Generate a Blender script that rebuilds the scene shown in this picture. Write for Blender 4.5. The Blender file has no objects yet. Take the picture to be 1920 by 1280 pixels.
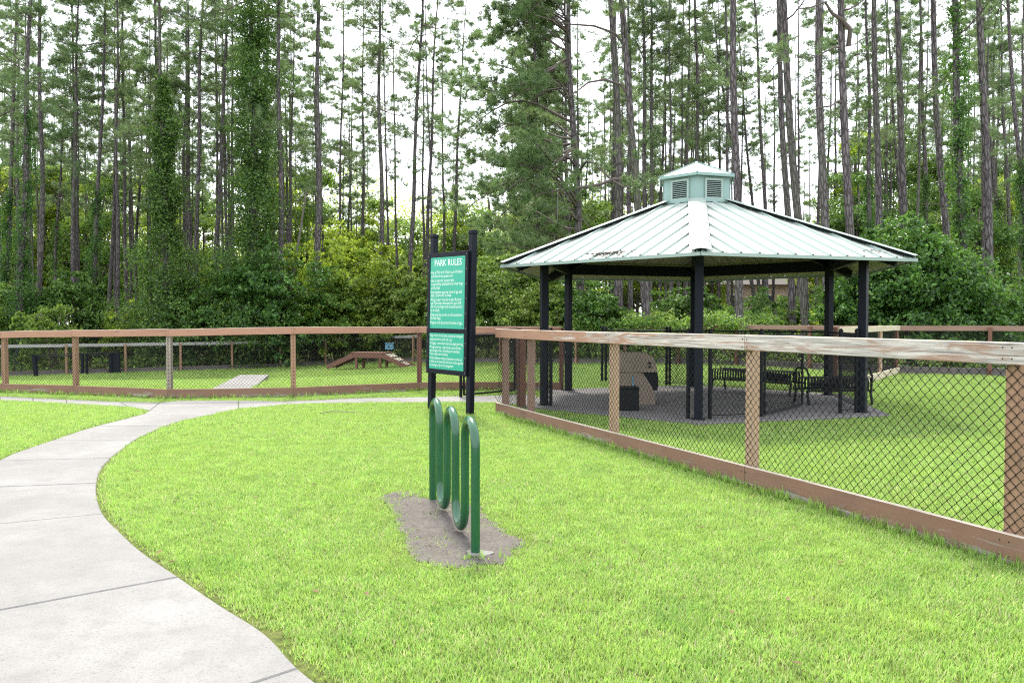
import bpy, math, random
import numpy as np
from mathutils import Matrix, Vector, noise as mnoise

random.seed(7); np.random.seed(7)
RNG = np.random.default_rng(11)
R = math.radians
sc = bpy.context.scene
col = sc.collection

# ------------------------------------------------------------------ camera
HC = 1.52; F = 1470.0; TH = math.atan(38.5/F)
cam = bpy.data.cameras.new('camera'); camo = bpy.data.objects.new('camera', cam); col.objects.link(camo)
camo.location = (0, 0, HC); camo.rotation_euler = (math.pi/2-TH, 0, 0)
cam.sensor_width = 36; cam.lens = 36*F/1920; cam.clip_start = .05; cam.clip_end = 1500
sc.camera = camo
# ------------------------------------------------------------------ sky, sun, exposure
SUN_EL, SUN_AZ = R(56), R(-10)            # azimuth from +Y, towards +X positive
w = bpy.data.worlds.new('World'); sc.world = w; w.use_nodes = True
nt = w.node_tree; nt.nodes.clear()
out = nt.nodes.new('ShaderNodeOutputWorld'); bg = nt.nodes.new('ShaderNodeBackground')
sky = nt.nodes.new('ShaderNodeTexSky'); sky.sky_type = 'NISHITA'; sky.sun_disc = False
sky.sun_elevation = SUN_EL; sky.sun_rotation = SUN_AZ
sky.dust_density = 4; sky.air_density = 1; sky.ozone_density = 1
mx = nt.nodes.new('ShaderNodeMix'); mx.data_type = 'RGBA'; mx.inputs[0].default_value = .8
mx.inputs[7].default_value = (9.6, 9.9, 10.6, 1)       # bright overcast layer
nt.links.new(sky.outputs[0], mx.inputs[6]); nt.links.new(mx.outputs[2], bg.inputs[0])
bg.inputs[1].default_value = .10
nt.links.new(bg.outputs[0], out.inputs[0])
sl = bpy.data.lights.new('sun', 'SUN'); so = bpy.data.objects.new('sun', sl); col.objects.link(so)
sl.energy = 2.9; sl.angle = R(11); sl.color = (1, .95, .86)
sd = Vector((math.sin(SUN_AZ)*math.cos(SUN_EL), math.cos(SUN_AZ)*math.cos(SUN_EL), math.sin(SUN_EL)))
so.rotation_euler = sd.to_track_quat('Z', 'Y').to_euler(); so.location = (0, 0, 40)
vs = sc.view_settings; vs.view_transform = 'Standard'; vs.look = 'None'; vs.gamma = 1; vs.use_curve_mapping = False
vs.exposure = 1.7
sc.cycles.max_bounces = 6; sc.cycles.diffuse_bounces = 4; sc.cycles.transmission_bounces = 4
sc.cycles.use_denoising = False; sc.cycles.filter_width = 1.2; sc.cycles.caustics_reflective = False; sc.cycles.caustics_refractive = False

# ------------------------------------------------------------------ helpers: place
def sstep(t): t = np.clip(t, 0, 1); return t*t*(3-2*t)
def H(x, y):
    x = np.asarray(x, float); y = np.asarray(y, float)
    A = .9*(1-sstep((x+14)/22))
    return -A*sstep((y-17)/16)
def hz(x, y): return float(H(x, y))
def ray(px, py):
    a = (px-960)/F; b = -(py-640)/F
    c, s = math.cos(TH), math.sin(TH)
    return a, c+b*s, b*c-s
def gp(px, py, z=0.0):
    a, b, c = ray(px, py); t = (z-HC)/c
    return Vector((a*t, b*t, z))
def gt(px, py):
    z = 0
    for _ in range(12):
        p = gp(px, py, z); z = hz(p.x, p.y)
    return Vector((p.x, p.y, z))
def atd(px, d): return Vector(((px-960)*d/F, d, 0))     # ground point at a distance along the view

# ------------------------------------------------------------------ helpers: objects
def tag(o, label=None, cat=None, group=None, kind=None):
    if label: o['label'] = label
    if cat: o['category'] = cat
    if group: o['group'] = group
    if kind: o['kind'] = kind
    return o
def empty(name, loc=(0, 0, 0), rz=0, label=None, cat=None, group=None, kind=None):
    o = bpy.data.objects.new(name, None); col.objects.link(o)
    o.location = loc; o.rotation_euler = (0, 0, rz); o.empty_display_size = .2
    return tag(o, label, cat, group, kind)
def link(name, me, parent=None, loc=(0, 0, 0), rot=(0, 0, 0)):
    o = bpy.data.objects.new(name, me); col.objects.link(o)
    o.location = loc; o.rotation_euler = rot
    if parent: o.parent = parent
    return o
def copy_tree(o, parent=None):
    c = o.copy(); col.objects.link(c); c.parent = parent
    for ch in list(o.children): copy_tree(ch, c)
    return c

class MB:
    def __init__(s): s.v = []; s.f = []; s.m = []; s.mi = 0
    def add(s, vs, fs, M=None):
        b = len(s.v)
        if M is not None: vs = [M @ Vector(v) for v in vs]
        s.v += [tuple(v) for v in vs]
        for f in fs: s.f.append(tuple(i+b for i in f)); s.m.append(s.mi)
        return s
    def box(s, x0, x1, y0, y1, z0, z1, M=None):
        vs = [(x, y, z) for z in (z0, z1) for y in (y0, y1) for x in (x0, x1)]
        return s.add(vs, [(0,2,3,1), (4,5,7,6), (0,1,5,4), (2,6,7,3), (0,4,6,2), (1,3,7,5)], M)
    def cbox(s, x0, x1, y0, y1, z0, z1, c=.004, M=None):       # box with chamfered edges
        import itertools
        vs = []; idx = {}
        X = (x0, x1); Y = (y0, y1); Z = (z0, z1)
        for i, j, k in itertools.product((0, 1), repeat=3):
            sx, sy, sz = 1-2*i, 1-2*j, 1-2*k
            for a in range(3):
                p = [X[i]+sx*c, Y[j]+sy*c, Z[k]+sz*c]; p[a] = (X[i], Y[j], Z[k])[a]
                idx[i, j, k, a] = len(vs); vs.append(p)
        fs = []
        def q(*k): fs.append(tuple(idx[t] for t in k))
        for e in (0, 1):
            q((e,0,0,0),(e,1,0,0),(e,1,1,0),(e,0,1,0)); q((0,e,0,1),(1,e,0,1),(1,e,1,1),(0,e,1,1)); q((0,0,e,2),(1,0,e,2),(1,1,e,2),(0,1,e,2))
        for e in (0, 1):
            for g in (0, 1):
                q((0,e,g,1),(1,e,g,1),(1,e,g,2),(0,e,g,2)); q((e,0,g,0),(e,1,g,0),(e,1,g,2),(e,0,g,2)); q((e,g,0,0),(e,g,1,0),(e,g,1,1),(e,g,0,1))
        for i, j, k in itertools.product((0, 1), repeat=3): q((i,j,k,0),(i,j,k,1),(i,j,k,2))
        s.fixn = True
        return s.add(vs, fs, M)
    def bar(s, a, b, wd, ht, roll_up=(0, 0, 1)):               # rectangular bar between two points
        a = Vector(a); b = Vector(b); d = (b-a); L = d.length; d = d/L
        u = Vector(roll_up); x = d.cross(u)
        if x.length < 1e-4: x = d.cross(Vector((0, 1, 0)))
        x.normalize(); z = x.cross(d)
        vs = [(a if t == 0 else b)+x*sx*wd/2+z*sz*ht/2 for t in (0, 1) for sz in (-1, 1) for sx in (-1, 1)]
        s.fixn = True
        return s.add(vs, [(0,1,3,2), (4,6,7,5), (0,4,5,1), (2,3,7,6), (0,2,6,4), (1,5,7,3)])
    def tube(s, pts, rad, n=8, cap=True):
        pts = [Vector(p) for p in pts]; N = len(pts)
        rad = [rad]*N if isinstance(rad, (int, float)) else rad
        vs = []; prev = None
        for i, p in enumerate(pts):
            d = (pts[min(i+1, N-1)]-pts[max(i-1, 0)]).normalized()
            if prev is None:
                x = d.cross(Vector((0, 1, 0)) if abs(d.y) < .9 else Vector((1, 0, 0))).normalized()
            else:
                x = (prev-d*prev.dot(d)).normalized()
            prev = x; y = d.cross(x)
            for k in range(n):
                a = 2*math.pi*k/n; vs.append(p+(x*math.cos(a)+y*math.sin(a))*rad[i])
        fs = [(i*n+k, i*n+(k+1) % n, (i+1)*n+(k+1) % n, (i+1)*n+k) for i in range(N-1) for k in range(n)]
        if cap: fs += [tuple(range(n))[::-1], tuple((N-1)*n+k for k in range(n))]
        s.smooth = True
        return s.add(vs, fs)
    def prism(s, poly, z0, z1):                                 # polygon in xy, extruded
        n = len(poly)
        vs = [(p[0], p[1], z0) for p in poly]+[(p[0], p[1], z1) for p in poly]
        s.fixn = True
        return s.add(vs, [tuple(range(n))[::-1], tuple(range(n, 2*n))]+[(i, (i+1) % n, n+(i+1) % n, n+i) for i in range(n)])
    def mesh(s, name, mats, org=None, smooth=None, ang=40):
        me = bpy.data.meshes.new(name)
        vs = s.v if org is None else [(v[0]-org[0], v[1]-org[1], v[2]-org[2]) for v in s.v]
        me.from_pydata(vs, [], s.f)
        mats = mats if isinstance(mats, (list, tuple)) else [mats]
        for m in mats: me.materials.append(m)
        me.polygons.foreach_set('material_index', s.m)
        if getattr(s, 'fixn', False):
            import bmesh
            bm = bmesh.new(); bm.from_mesh(me); bmesh.ops.recalc_face_normals(bm, faces=bm.faces); bm.to_mesh(me); bm.free()
        if smooth or (smooth is None and getattr(s, 'smooth', False)):
            me.polygons.foreach_set('use_smooth', [True]*len(me.polygons))
            try: me.set_sharp_from_angle(angle=R(ang))
            except Exception: pass
        me.update()
        return me
    def build(s, name, mats, parent=None, org=None, **k):       # org: parent's world position when verts are in world space
        return link(name, s.mesh(name, mats, org, **k), parent)

def np_mesh(name, V, T, mats, mi=None, smooth=False):
    """triangle mesh from arrays"""
    me = bpy.data.meshes.new(name)
    n, m = len(V), len(T)
    me.vertices.add(n); me.vertices.foreach_set('co', np.ascontiguousarray(V, np.float32).ravel())
    me.loops.add(m*3); me.loops.foreach_set('vertex_index', np.ascontiguousarray(T, np.int32).ravel())
    me.polygons.add(m); me.polygons.foreach_set('loop_start', np.arange(0, 3*m, 3, dtype=np.int32))
    me.polygons.foreach_set('loop_total', np.full(m, 3, np.int32))
    for q in (mats if isinstance(mats, (list, tuple)) else [mats]): me.materials.append(q)
    if mi is not None: me.polygons.foreach_set('material_index', np.asarray(mi, np.int32))
    if smooth: me.polygons.foreach_set('use_smooth', np.ones(m, bool))
    me.update(calc_edges=True); me.validate()
    return me

# ------------------------------------------------------------------ materials
class NM:
    def __init__(s, name, rough=.6, spec=.4):
        s.mat = bpy.data.materials.new(name); s.mat.use_nodes = True
        s.t = s.mat.node_tree; s.n = s.t.nodes; s.n.clear()
        s.out = s.n.new('ShaderNodeOutputMaterial'); s.b = s.n.new('ShaderNodeBsdfPrincipled')
        s.t.links.new(s.b.outputs[0], s.out.inputs[0])
        s.b.inputs['Roughness'].default_value = rough; s.b.inputs['Specular IOR Level'].default_value = spec
        s.tc = s.n.new('ShaderNodeTexCoord')
    def l(s, a, b): s.t.links.new(a, b)
    def coord(s, kind='Object', scale=(1, 1, 1), rnd=True):
        m = s.n.new('ShaderNodeMapping'); m.inputs['Scale'].default_value = scale
        s.l(s.tc.outputs[kind], m.inputs[0])
        if rnd:
            oi = s.n.new('ShaderNodeObjectInfo'); mu = s.n.new('ShaderNodeMath'); mu.operation = 'MULTIPLY'; mu.inputs[1].default_value = 37.0
            s.l(oi.outputs['Random'], mu.inputs[0]); cx = s.n.new('ShaderNodeCombineXYZ')
            for i in range(3): s.l(mu.outputs[0], cx.inputs[i])
            s.l(cx.outputs[0], m.inputs['Location'])
        return m.outputs[0]
    def noise(s, vec, scale=5, detail=4, rough=.55, dist=0):
        n = s.n.new('ShaderNodeTexNoise'); n.inputs['Scale'].default_value = scale; n.inputs['Detail'].default_value = detail
        n.inputs['Roughness'].default_value = rough; n.inputs['Distortion'].default_value = dist; s.l(vec, n.inputs['Vector'])
        return n.outputs['Fac']
    def ramp(s, fac, stops, interp='LINEAR'):
        r = s.n.new('ShaderNodeValToRGB'); r.color_ramp.interpolation = interp
        e = r.color_ramp.elements
        while len(e) < len(stops): e.new(.5)
        for i, (p, c) in enumerate(stops):
            e[i].position = p; e[i].color = (*c, 1) if len(c) == 3 else c
        s.l(fac, r.inputs[0]); return r.outputs[0]
    def mix(s, fac, a, b, mode='MIX'):
        m = s.n.new('ShaderNodeMix'); m.data_type = 'RGBA'; m.blend_type = mode
        for i, x in ((0, fac), (6, a), (7, b)):
            if hasattr(x, 'links') or hasattr(x, 'is_linked'): s.l(x, m.inputs[i])
            elif i == 0: m.inputs[0].default_value = x
            else: m.inputs[i].default_value = (*x, 1)
        return m.outputs[2]
    def math(s, op, a, b=None, clamp=False):
        m = s.n.new('ShaderNodeMath'); m.operation = op; m.use_clamp = clamp
        for i, x in ((0, a), (1, b)):
            if x is None: continue
            if hasattr(x, 'is_linked'): s.l(x, m.inputs[i])
            else: m.inputs[i].default_value = x
        return m.outputs[0]
    def color(s, c):
        if hasattr(c, 'is_linked'): s.l(c, s.b.inputs['Base Color'])
        else: s.b.inputs['Base Color'].default_value = (*c, 1)
    def bump(s, h, strength=.4, dist=.01):
        b = s.n.new('ShaderNodeBump'); b.inputs['Strength'].default_value = strength; b.inputs['Distance'].default_value = dist
        s.l(h, b.inputs['Height']); s.l(b.outputs[0], s.b.inputs['Normal']); return b

def leaf_mat(name, c1, c2, c3, trans=.35, tcol=(.25, .38, .04), rough=.45, spec=.35, nscale=.35):
    m = NM(name, rough, spec)
    g = m.n.new('ShaderNodeNewGeometry')
    isl = g.outputs['Random Per Island']
    c = m.ramp(isl, [(0, c1), (.5, c2), (.86, c3), (1, tuple(x*1.25 for x in c3))])
    oi = m.n.new('ShaderNodeObjectInfo')
    nz = m.noise(m.coord('Object', rnd=True), nscale*2, 2)
    hsv = m.n.new('ShaderNodeHueSaturation')
    m.l(m.math('ADD', m.math('MULTIPLY', oi.outputs['Random'], .035), .482), hsv.inputs['Hue'])
    m.l(m.math('ADD', m.math('MULTIPLY', nz, 1.3), .38), hsv.inputs['Value'])
    m.l(c, hsv.inputs['Color']); m.color(hsv.outputs[0])
    tr = m.n.new('ShaderNodeBsdfTranslucent')
    m.l(m.mix(.5, hsv.outputs[0], tcol), tr.inputs[0])
    ms = m.n.new('ShaderNodeMixShader'); ms.inputs[0].default_value = trans
    m.l(m.b.outputs[0], ms.inputs[1]); m.l(tr.outputs[0], ms.inputs[2]); m.l(ms.outputs[0], m.out.inputs[0])
    return m.mat

def wood_mat(name, paint, bare, wear_lo, wear_hi, grad=0.0, dirt=.0, dark_grain=.5, gscale=1.0, lowwear=0.0, zc=0):
    """painted timber; bare wood shows where the paint has worn off. wear grows along the board by grad."""
    m = NM(name, .75, .25)
    v = m.coord('Object', (1.1, 9, 9)); vb = m.coord('Object', (.8, 30, 30))
    vs_ = m.coord('Object', (3, 14, 14))
    wear = m.noise(v, 1.6*gscale, 6, .62, .8)
    fine = m.noise(m.coord('Object', (2, 60, 60)), 3, 4, .6)
    grain = m.noise(vb, 2.2, 5, .6, 1.2)
    wv = m.math('ADD', m.math('MULTIPLY', wear, .8), m.math('MULTIPLY', fine, .25))
    if grad:
        sp = m.n.new('ShaderNodeSeparateXYZ'); m.l(m.tc.outputs['Generated'], sp.inputs[0])
        wv = m.math('ADD', wv, m.math('MULTIPLY', m.math('SUBTRACT', sp.outputs[0], .5), grad))
    if lowwear:
        sp = m.n.new('ShaderNodeSeparateXYZ'); m.l(m.tc.outputs['Generated'], sp.inputs[0])
        wv = m.math('ADD', wv, m.math('MULTIPLY', m.math('SUBTRACT', .45, sp.outputs[2]), lowwear))
    mask = m.ramp(wv, [(wear_lo, (0, 0, 0)), (wear_hi, (1, 1, 1))])
    pv = m.noise(m.coord('Object', (1, 3, 3)), 2.5, 3)
    pc = m.mix(pv, tuple(x*.78 for x in paint), tuple(min(1, x*1.15) for x in paint))
    gm = m.ramp(grain, [(.35, (0, 0, 0)), (.62, (1, 1, 1))])
    bc = m.mix(gm, tuple(x*(1-dark_grain*.75) for x in bare), tuple(min(1, x*1.1) for x in bare))
    # knots
    vo = m.n.new('ShaderNodeTexVoronoi'); vo.inputs['Scale'].default_value = 1.0; vo.inputs['Randomness'].default_value = 1
    m.l(m.coord('Object', (1.6, 7, 7)), vo.inputs['Vector'])
    kn = m.ramp(vo.outputs['Distance'], [(.05, (1, 1, 1)), (.16, (0, 0, 0))])
    c = m.mix(mask, pc, bc)
    c = m.mix(m.math('MULTIPLY', kn, .55), c, tuple(x*.35 for x in bare))
    c = m.mix(m.math('MULTIPLY', m.ramp(grain, [(.28, (1, 1, 1)), (.42, (0, 0, 0))]), .45), c, (.06, .04, .03))
    if dirt:
        dn = m.noise(m.coord('Object', (1.5, 3, 3)), 2, 4)
        c = m.mix(m.math('MULTIPLY', m.ramp(dn, [(.5, (0, 0, 0)), (.75, (1, 1, 1))]), dirt), c, (.06, .06, .05))
    # the end grain and top face: bare
    m.color(c)
    hgt = m.math('ADD', m.math('MULTIPLY', grain, .6), m.math('MULTIPLY', mask, -.4))
    m.bump(hgt, .5, .004)
    return m.mat

def paint_mat(name, c, rough=.35, spec=.5, var=.15, scale=6, bump=.05, dust=0, dustc=(.35, .33, .3)):
    m = NM(name, rough, spec)
    n = m.noise(m.coord('Object'), scale, 5)
    cc = m.mix(n, tuple(x*(1-var) for x in c), tuple(min(1, x*(1+var)) for x in c))
    if dust:
        n2 = m.noise(m.coord('Object', (1, 1, 1)), scale*9, 5, .7)
        cc = m.mix(m.math('MULTIPLY', m.ramp(n2, [(.55, (0, 0, 0)), (.75, (1, 1, 1))]), dust), cc, dustc)
    m.color(cc)
    if bump: m.bump(m.noise(m.coord('Object'), scale*10, 3), bump, .003)
    return m.mat

def concrete_mat(name, c=(.176, .172, .165)):
    m = NM(name, .85, .2)
    v = m.coord('Object', rnd=False)
    big = m.noise(v, .9, 5, .6); mid = m.noise(v, 6, 5, .65); fine = m.noise(v, 55, 4, .75); grit = m.noise(v, 130, 2, .6)
    cc = m.mix(m.ramp(big, [(.3, (0, 0, 0)), (.7, (1, 1, 1))]), tuple(x*.78 for x in c), tuple(x*1.15 for x in c))
    cc = m.mix(m.math('MULTIPLY', m.ramp(mid, [(.46, (0, 0, 0)), (.70, (1, 1, 1))]), .45), cc, tuple(x*.68 for x in c))
    cc = m.mix(m.math('MULTIPLY', m.ramp(fine, [(.54, (0, 0, 0)), (.66, (1, 1, 1))]), .5), cc, tuple(x*.5 for x in c))
    cc = m.mix(m.math('MULTIPLY', m.ramp(grit, [(.58, (0, 0, 0)), (.66, (1, 1, 1))]), .45), cc, tuple(x*.3 for x in c))
    oi = m.n.new('ShaderNodeObjectInfo')
    cc = m.mix(m.math('MULTIPLY', oi.outputs['Random'], .2), cc, tuple(x*.75 for x in c))
    m.color(cc); m.bump(m.math('ADD', fine, m.math('MULTIPLY', mid, .5)), .5, .003)
    return m.mat

M = {}
M['concrete'] = concrete_mat('pale_concrete')
M['slab'] = concrete_mat('gazebo_concrete', (.155, .146, .142))
M['fountain'] = concrete_mat('sand_concrete', (.24, .195, .15))
M['post'] = paint_mat('black_blue_enamel', (.007, .009, .015), .5, .13, .3, 3, .05, .05, (.10, .11, .12))
M['black'] = paint_mat('black_steel', (.008, .009, .011), .5, .12, .2, 5)
M['wire'] = paint_mat('black_vinyl_wire', (.008, .009, .010), .4, .2, .1, 5, 0)
M['gwire'] = paint_mat('dull_wire', (.05, .05, .05), .5, .5, .1, 5, 0)
M['rack'] = paint_mat('green_gloss_enamel', (.008, .075, .03), .22, .6, .2, 4, .03, .10, (.2, .25, .2))
M['mint'] = paint_mat('mint_sheet', (.20, .305, .28), .5, .45, .08, 2, .0)
M['mint_pale'] = paint_mat('mint_trim_and_rib_shade', (.26, .335, .30), .5, .4, .1, 2, .0)
M['cream'] = paint_mat('cream_soffit', (.36, .34, .28), .6, .3, .08, 2, 0)
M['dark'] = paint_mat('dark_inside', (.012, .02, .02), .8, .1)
M['white'] = paint_mat('white_film', (.85, .88, .85), .5, .3, .02)
M['signgreen'] = paint_mat('sign_green', (.010, .33, .215), .35, .45, .06, 2, 0)
M['screw'] = paint_mat('screw_metal', (.25, .22, .2), .5, .5)
M['nail'] = paint_mat('rusty_nail', (.03, .025, .02), .7, .3)
M['blue'] = paint_mat('pale_blue_plastic', (.10, .25, .34), .5, .4)
M['housewall'] = paint_mat('pink_stucco', (.55, .42, .36), .9, .1)
M['houseroof'] = paint_mat('grey_shingle', (.12, .11, .10), .9, .1)
M['glass'] = paint_mat('window_glass', (.05, .06, .07), .1, .7)
def roof_mat():
    m = NM('weathered_roof_sheet', .45, .4)
    v = m.coord('Object', rnd=False)
    a = m.noise(v, 1.3, 5, .6); b = m.noise(v, 12, 4, .7)
    c = m.mix(m.ramp(a, [(.35, (0, 0, 0)), (.65, (1, 1, 1))]), (.33, .375, .335), (.38, .415, .375))
    c = m.mix(m.math('MULTIPLY', m.ramp(b, [(.62, (0, 0, 0)), (.8, (1, 1, 1))]), .12), c, (.30, .33, .27))
    m.color(c); return m.mat
M['roof'] = roof_mat()
M['cap'] = paint_mat('faded_cap_metal', (.25, .30, .265), .55, .3, .08, 2, 0)
# timber
RED = (.27, .115, .075)
M['rail_red'] = wood_mat('brown_painted_rail', (.37, .205, .14), (.42, .33, .27), .64, .80, dark_grain=.4)
M['rail_part'] = wood_mat('half_worn_rail', (.34, .19, .13), (.52, .46, .42), .52, .64, grad=.45, dark_grain=.8)
M['rail_bare'] = wood_mat('bleached_rail', (.30, .19, .14), (.52, .475, .44), .43, .54, dark_grain=.8)
M['board_red'] = wood_mat('brown_kick_board', (.205, .118, .08), (.30, .27, .23), .56, .63, lowwear=.30, dark_grain=.6, dirt=.2)
M['board_top'] = wood_mat('bare_board_edge', (.3, .22, .17), (.46, .41, .34), .3, .5)
M['post_tan'] = wood_mat('tan_timber_post', (.40, .27, .18), (.42, .36, .29), .58, .72, dark_grain=.35)
M['post_orange'] = wood_mat('orange_timber_post', (.30, .18, .115), (.32, .24, .18), .62, .78)
M['post_pink'] = wood_mat('lit_post_and_brown_rail', (.26, .165, .125), (.36, .3, .25), .6, .75)
M['post_grey'] = wood_mat('grey_timber_post', (.25, .21, .17), (.34, .31, .27), .5, .7)
M['post_red'] = wood_mat('brown_red_post', (.17, .085, .06), (.30, .25, .2), .66, .8)
M['grey_rail'] = wood_mat('grey_weathered_rail', (.34, .33, .31), (.40, .39, .36), .5, .7)
M['new_rail'] = wood_mat('pale_new_rail', (.50, .44, .30), (.55, .50, .38), .5, .7)
M['grey_board'] = wood_mat('grey_kick_board', (.15, .13, .12), (.2, .185, .17), .5, .7, dirt=.4)
def bark_mat(name, c1, c2):
    m = NM(name, .9, .15)
    v = m.coord('Object', (7, 7, 1.6))
    n = m.noise(v, 2.2, 5, .65, .6)
    vo = m.n.new('ShaderNodeTexVoronoi'); vo.feature = 'DISTANCE_TO_EDGE'; vo.inputs['Scale'].default_value = 1.6; m.l(v, vo.inputs['Vector'])
    pl = m.ramp(vo.outputs['Distance'], [(.0, (0, 0, 0)), (.22, (1, 1, 1))])
    c = m.mix(pl, tuple(x*.4 for x in c1), m.mix(n, c1, c2))
    bg_ = m.noise(m.coord('Object', (.6, .6, .25)), 1, 3)
    c = m.mix(m.math('MULTIPLY', m.ramp(bg_, [(.45, (0, 0, 0)), (.7, (1, 1, 1))]), .4), c, (.10, .12, .07))
    m.color(c); m.bump(m.math('ADD', pl, n), .8, .03)
    return m.mat
M['bark'] = bark_mat('pine_bark', (.115, .098, .100), (.20, .175, .178))
M['twig'] = paint_mat('grey_twig', (.12, .10, .09), .9, .1)
M['deadwood'] = paint_mat('bare_dead_wood', (.15, .13, .115), .9, .1)
# foliage
M['needle'] = leaf_mat('pine_needles', (.055, .10, .045), (.10, .17, .07), (.17, .255, .10), .44, (.22, .33, .08))
M['leaf_dark'] = leaf_mat('deep_green_leaves', (.022, .06, .014), (.06, .135, .027), (.13, .24, .045), .38, (.16, .30, .03))
M['leaf_mid'] = leaf_mat('mid_green_leaves', (.03, .075, .014), (.085, .175, .03), (.19, .31, .055), .42, (.34, .50, .06))
M['leaf_lime'] = leaf_mat('yellow_green_leaves', (.11, .19, .022), (.18, .29, .035), (.30, .40, .05), .55, (.50, .60, .06))
M['leaf_vine'] = leaf_mat('vine_leaves', (.014, .045, .010), (.042, .105, .02), (.105, .205, .035), .32, (.2, .40, .04))
M['leaf_olive'] = leaf_mat('olive_fine_leaves', (.035, .08, .014), (.095, .18, .03), (.20, .30, .05), .38, (.30, .42, .07))

# ------------------------------------------------------------------ ground
def px_poly(pts): return [tuple(gp(x, y).xy) for x, y in pts]
def inside(P, poly):
    x, y = P[:, 0], P[:, 1]; r = np.zeros(len(P), bool); n = len(poly); j = n-1
    for i in range(n):
        xi, yi = poly[i]; xj, yj = poly[j]
        if yi != yj:
            c = ((yi > y) != (yj > y)) & (x < (xj-xi)*(y-yi)/(yj-yi)+xi); r ^= c
        j = i
    return r
def dist_poly(P, poly, closed=True):
    d = np.full(len(P), 1e9); n = len(poly)
    for i in range(n if closed else n-1):
        a = np.array(poly[i]); b = np.array(poly[(i+1) % n]); ab = b-a; L = max((ab**2).sum(), 1e-9)
        t = np.clip(((P-a)@ab)/L, 0, 1); d = np.minimum(d, np.hypot(*(P-(a+t[:, None]*ab)).T))
    return d

REAR = [(-34, 31), (-22.1, 34), (-7.9, 43), (2.45, 30), (7.6, 26.6), (11.03, 22.5), (13.1, 21.5), (18.2, 19.6), (26, 17)]
def lawn_limit(x):
    xs = [p[0] for p in REAR]; ys = [p[1] for p in REAR]
    return np.interp(x, xs, ys)
def ground():
    xs = np.concatenate([np.arange(-260, -44, 12), np.arange(-44, 40, .8), np.arange(40, 270, 12)])
    ys = np.concatenate([np.arange(-60, -8, 8), np.arange(-8, 50, .8), np.arange(50, 100, 5), np.arange(100, 420, 30)])
    X, Y = np.meshgrid(xs, ys); Z = H(X, Y)
    far = sstep((Y-lawn_limit(X))/3)
    Z = Z+far*.12*np.sin(X*.7)*np.cos(Y*.6)
    V = np.stack([X, Y, Z], -1).reshape(-1, 3); nx = len(xs)
    q = []; k = []
    for j in range(len(ys)-1):
        cy = (ys[j]+ys[j+1])/2
        for i in range(nx-1):
            a = j*nx+i; q.append((a, a+1, a+nx+1, a+nx)); k.append(cy > lawn_limit((xs[i]+xs[i+1])/2))
    q = np.array(q); k = np.array(k)
    for nm, sel, mat in (('lawn_ground', ~k, M['lawnsoil']), ('forest_floor', k, M['litter'])):
        f = q[sel]; T = np.concatenate([f[:, [0, 1, 2]], f[:, [0, 2, 3]]])
        u, inv = np.unique(T, return_inverse=True)
        tag(link(nm, np_mesh(nm, V[u], inv.reshape(-1, 3), mat, smooth=True)), kind='structure',
            label='short lawn over sandy soil' if nm == 'lawn_ground' else 'leaf strewn floor of the pine woods')
def gm():
    m = NM('lawn_thatch', .95, .1)
    v = m.coord('Object', rnd=False)
    a = m.noise(v, .5, 4); b = m.noise(v, 22, 5, .7); c0 = m.noise(v, 3, 5, .65)
    c = m.mix(m.ramp(b, [(.35, (0, 0, 0)), (.65, (1, 1, 1))]), (.035, .045, .012), (.10, .13, .03))
    c = m.mix(m.math('MULTIPLY', m.ramp(c0, [(.5, (0, 0, 0)), (.75, (1, 1, 1))]), .5), c, (.13, .11, .05))
    m.color(c); m.bump(b, .6, .02); return m.mat
M['lawnsoil'] = gm()
def lm():
    m = NM('leaf_litter', .95, .1); v = m.coord('Object', rnd=False)
    c = m.mix(m.noise(v, 1.5, 6, .7), (.03, .035, .012), (.11, .085, .045)); m.color(c); m.bump(m.noise(v, 8, 5), .7, .05); return m.mat
M['litter'] = lm()
def dm():
    m = NM('bare_dirt', .95, .1); v = m.coord('Object', rnd=False)
    a = m.noise(v, 4, 5, .65); b = m.noise(v, 45, 5, .7); e = m.noise(v, 160, 3, .7)
    c = m.mix(a, (.07, .062, .056), (.15, .136, .122))
    c = m.mix(m.math('MULTIPLY', m.ramp(b, [(.48, (0, 0, 0)), (.7, (1, 1, 1))]), .6), c, (.035, .03, .026))
    m.color(c); m.bump(m.math('ADD', b, m.math('MULTIPLY', e, .5)), .8, .012); return m.mat
M['dirt'] = dm()
ground()

# paths: right edge of the near walk, from the camera outwards
jr = [(760, 1420), (561, 1257), (337, 1085), (194, 966), (182, 908), (207, 861), (253, 826), (310, 800), (385, 781)]
jd = [(-63, 21), (-63, 21), (-337, 63), (-194, 19), (-182, 7)]
JR = [gp(*p) for p in jr]
JL = []
for i in range(len(jr)):
    if i < 5:
        a = gp(*jr[i]); b = gp(jr[i][0]+jd[i][0], jr[i][1]+jd[i][1]); u = (b-a).normalized(); JL.append(a+u*1.28)
    else:
        JL.append(gp(*{5: (-4, 866), 6: (97, 827.5), 7: (180, 800.5), 8: (268, 778)}[i]))
mid = {0: [(650, 1325)], 1: [(498, 1191), (413, 1137)], 2: [(270, 1039.6), (228, 1002)], 3: [(182, 930)], 4: [(188, 885)],
       5: [(224, 848)], 6: [(275, 815)], 7: [(345, 789)]}
EDGE = []; EK = []
for i in range(8):
    EK.append(len(EDGE)); EDGE.append(JR[i]); EDGE += [gp(*p) for p in mid[i]]
EK.append(len(EDGE)); EDGE.append(JR[8])
def crom(i, t):
    p0, p1, p2, p3 = (EDGE[min(max(i+k, 0), len(EDGE)-1)] for k in (-1, 0, 1, 2))
    return .5*((2*p1)+(p2-p0)*t+(2*p0-5*p1+4*p2-p3)*t*t+(3*p1-p0-3*p2+p3)*t**3)
slabs = []
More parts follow.
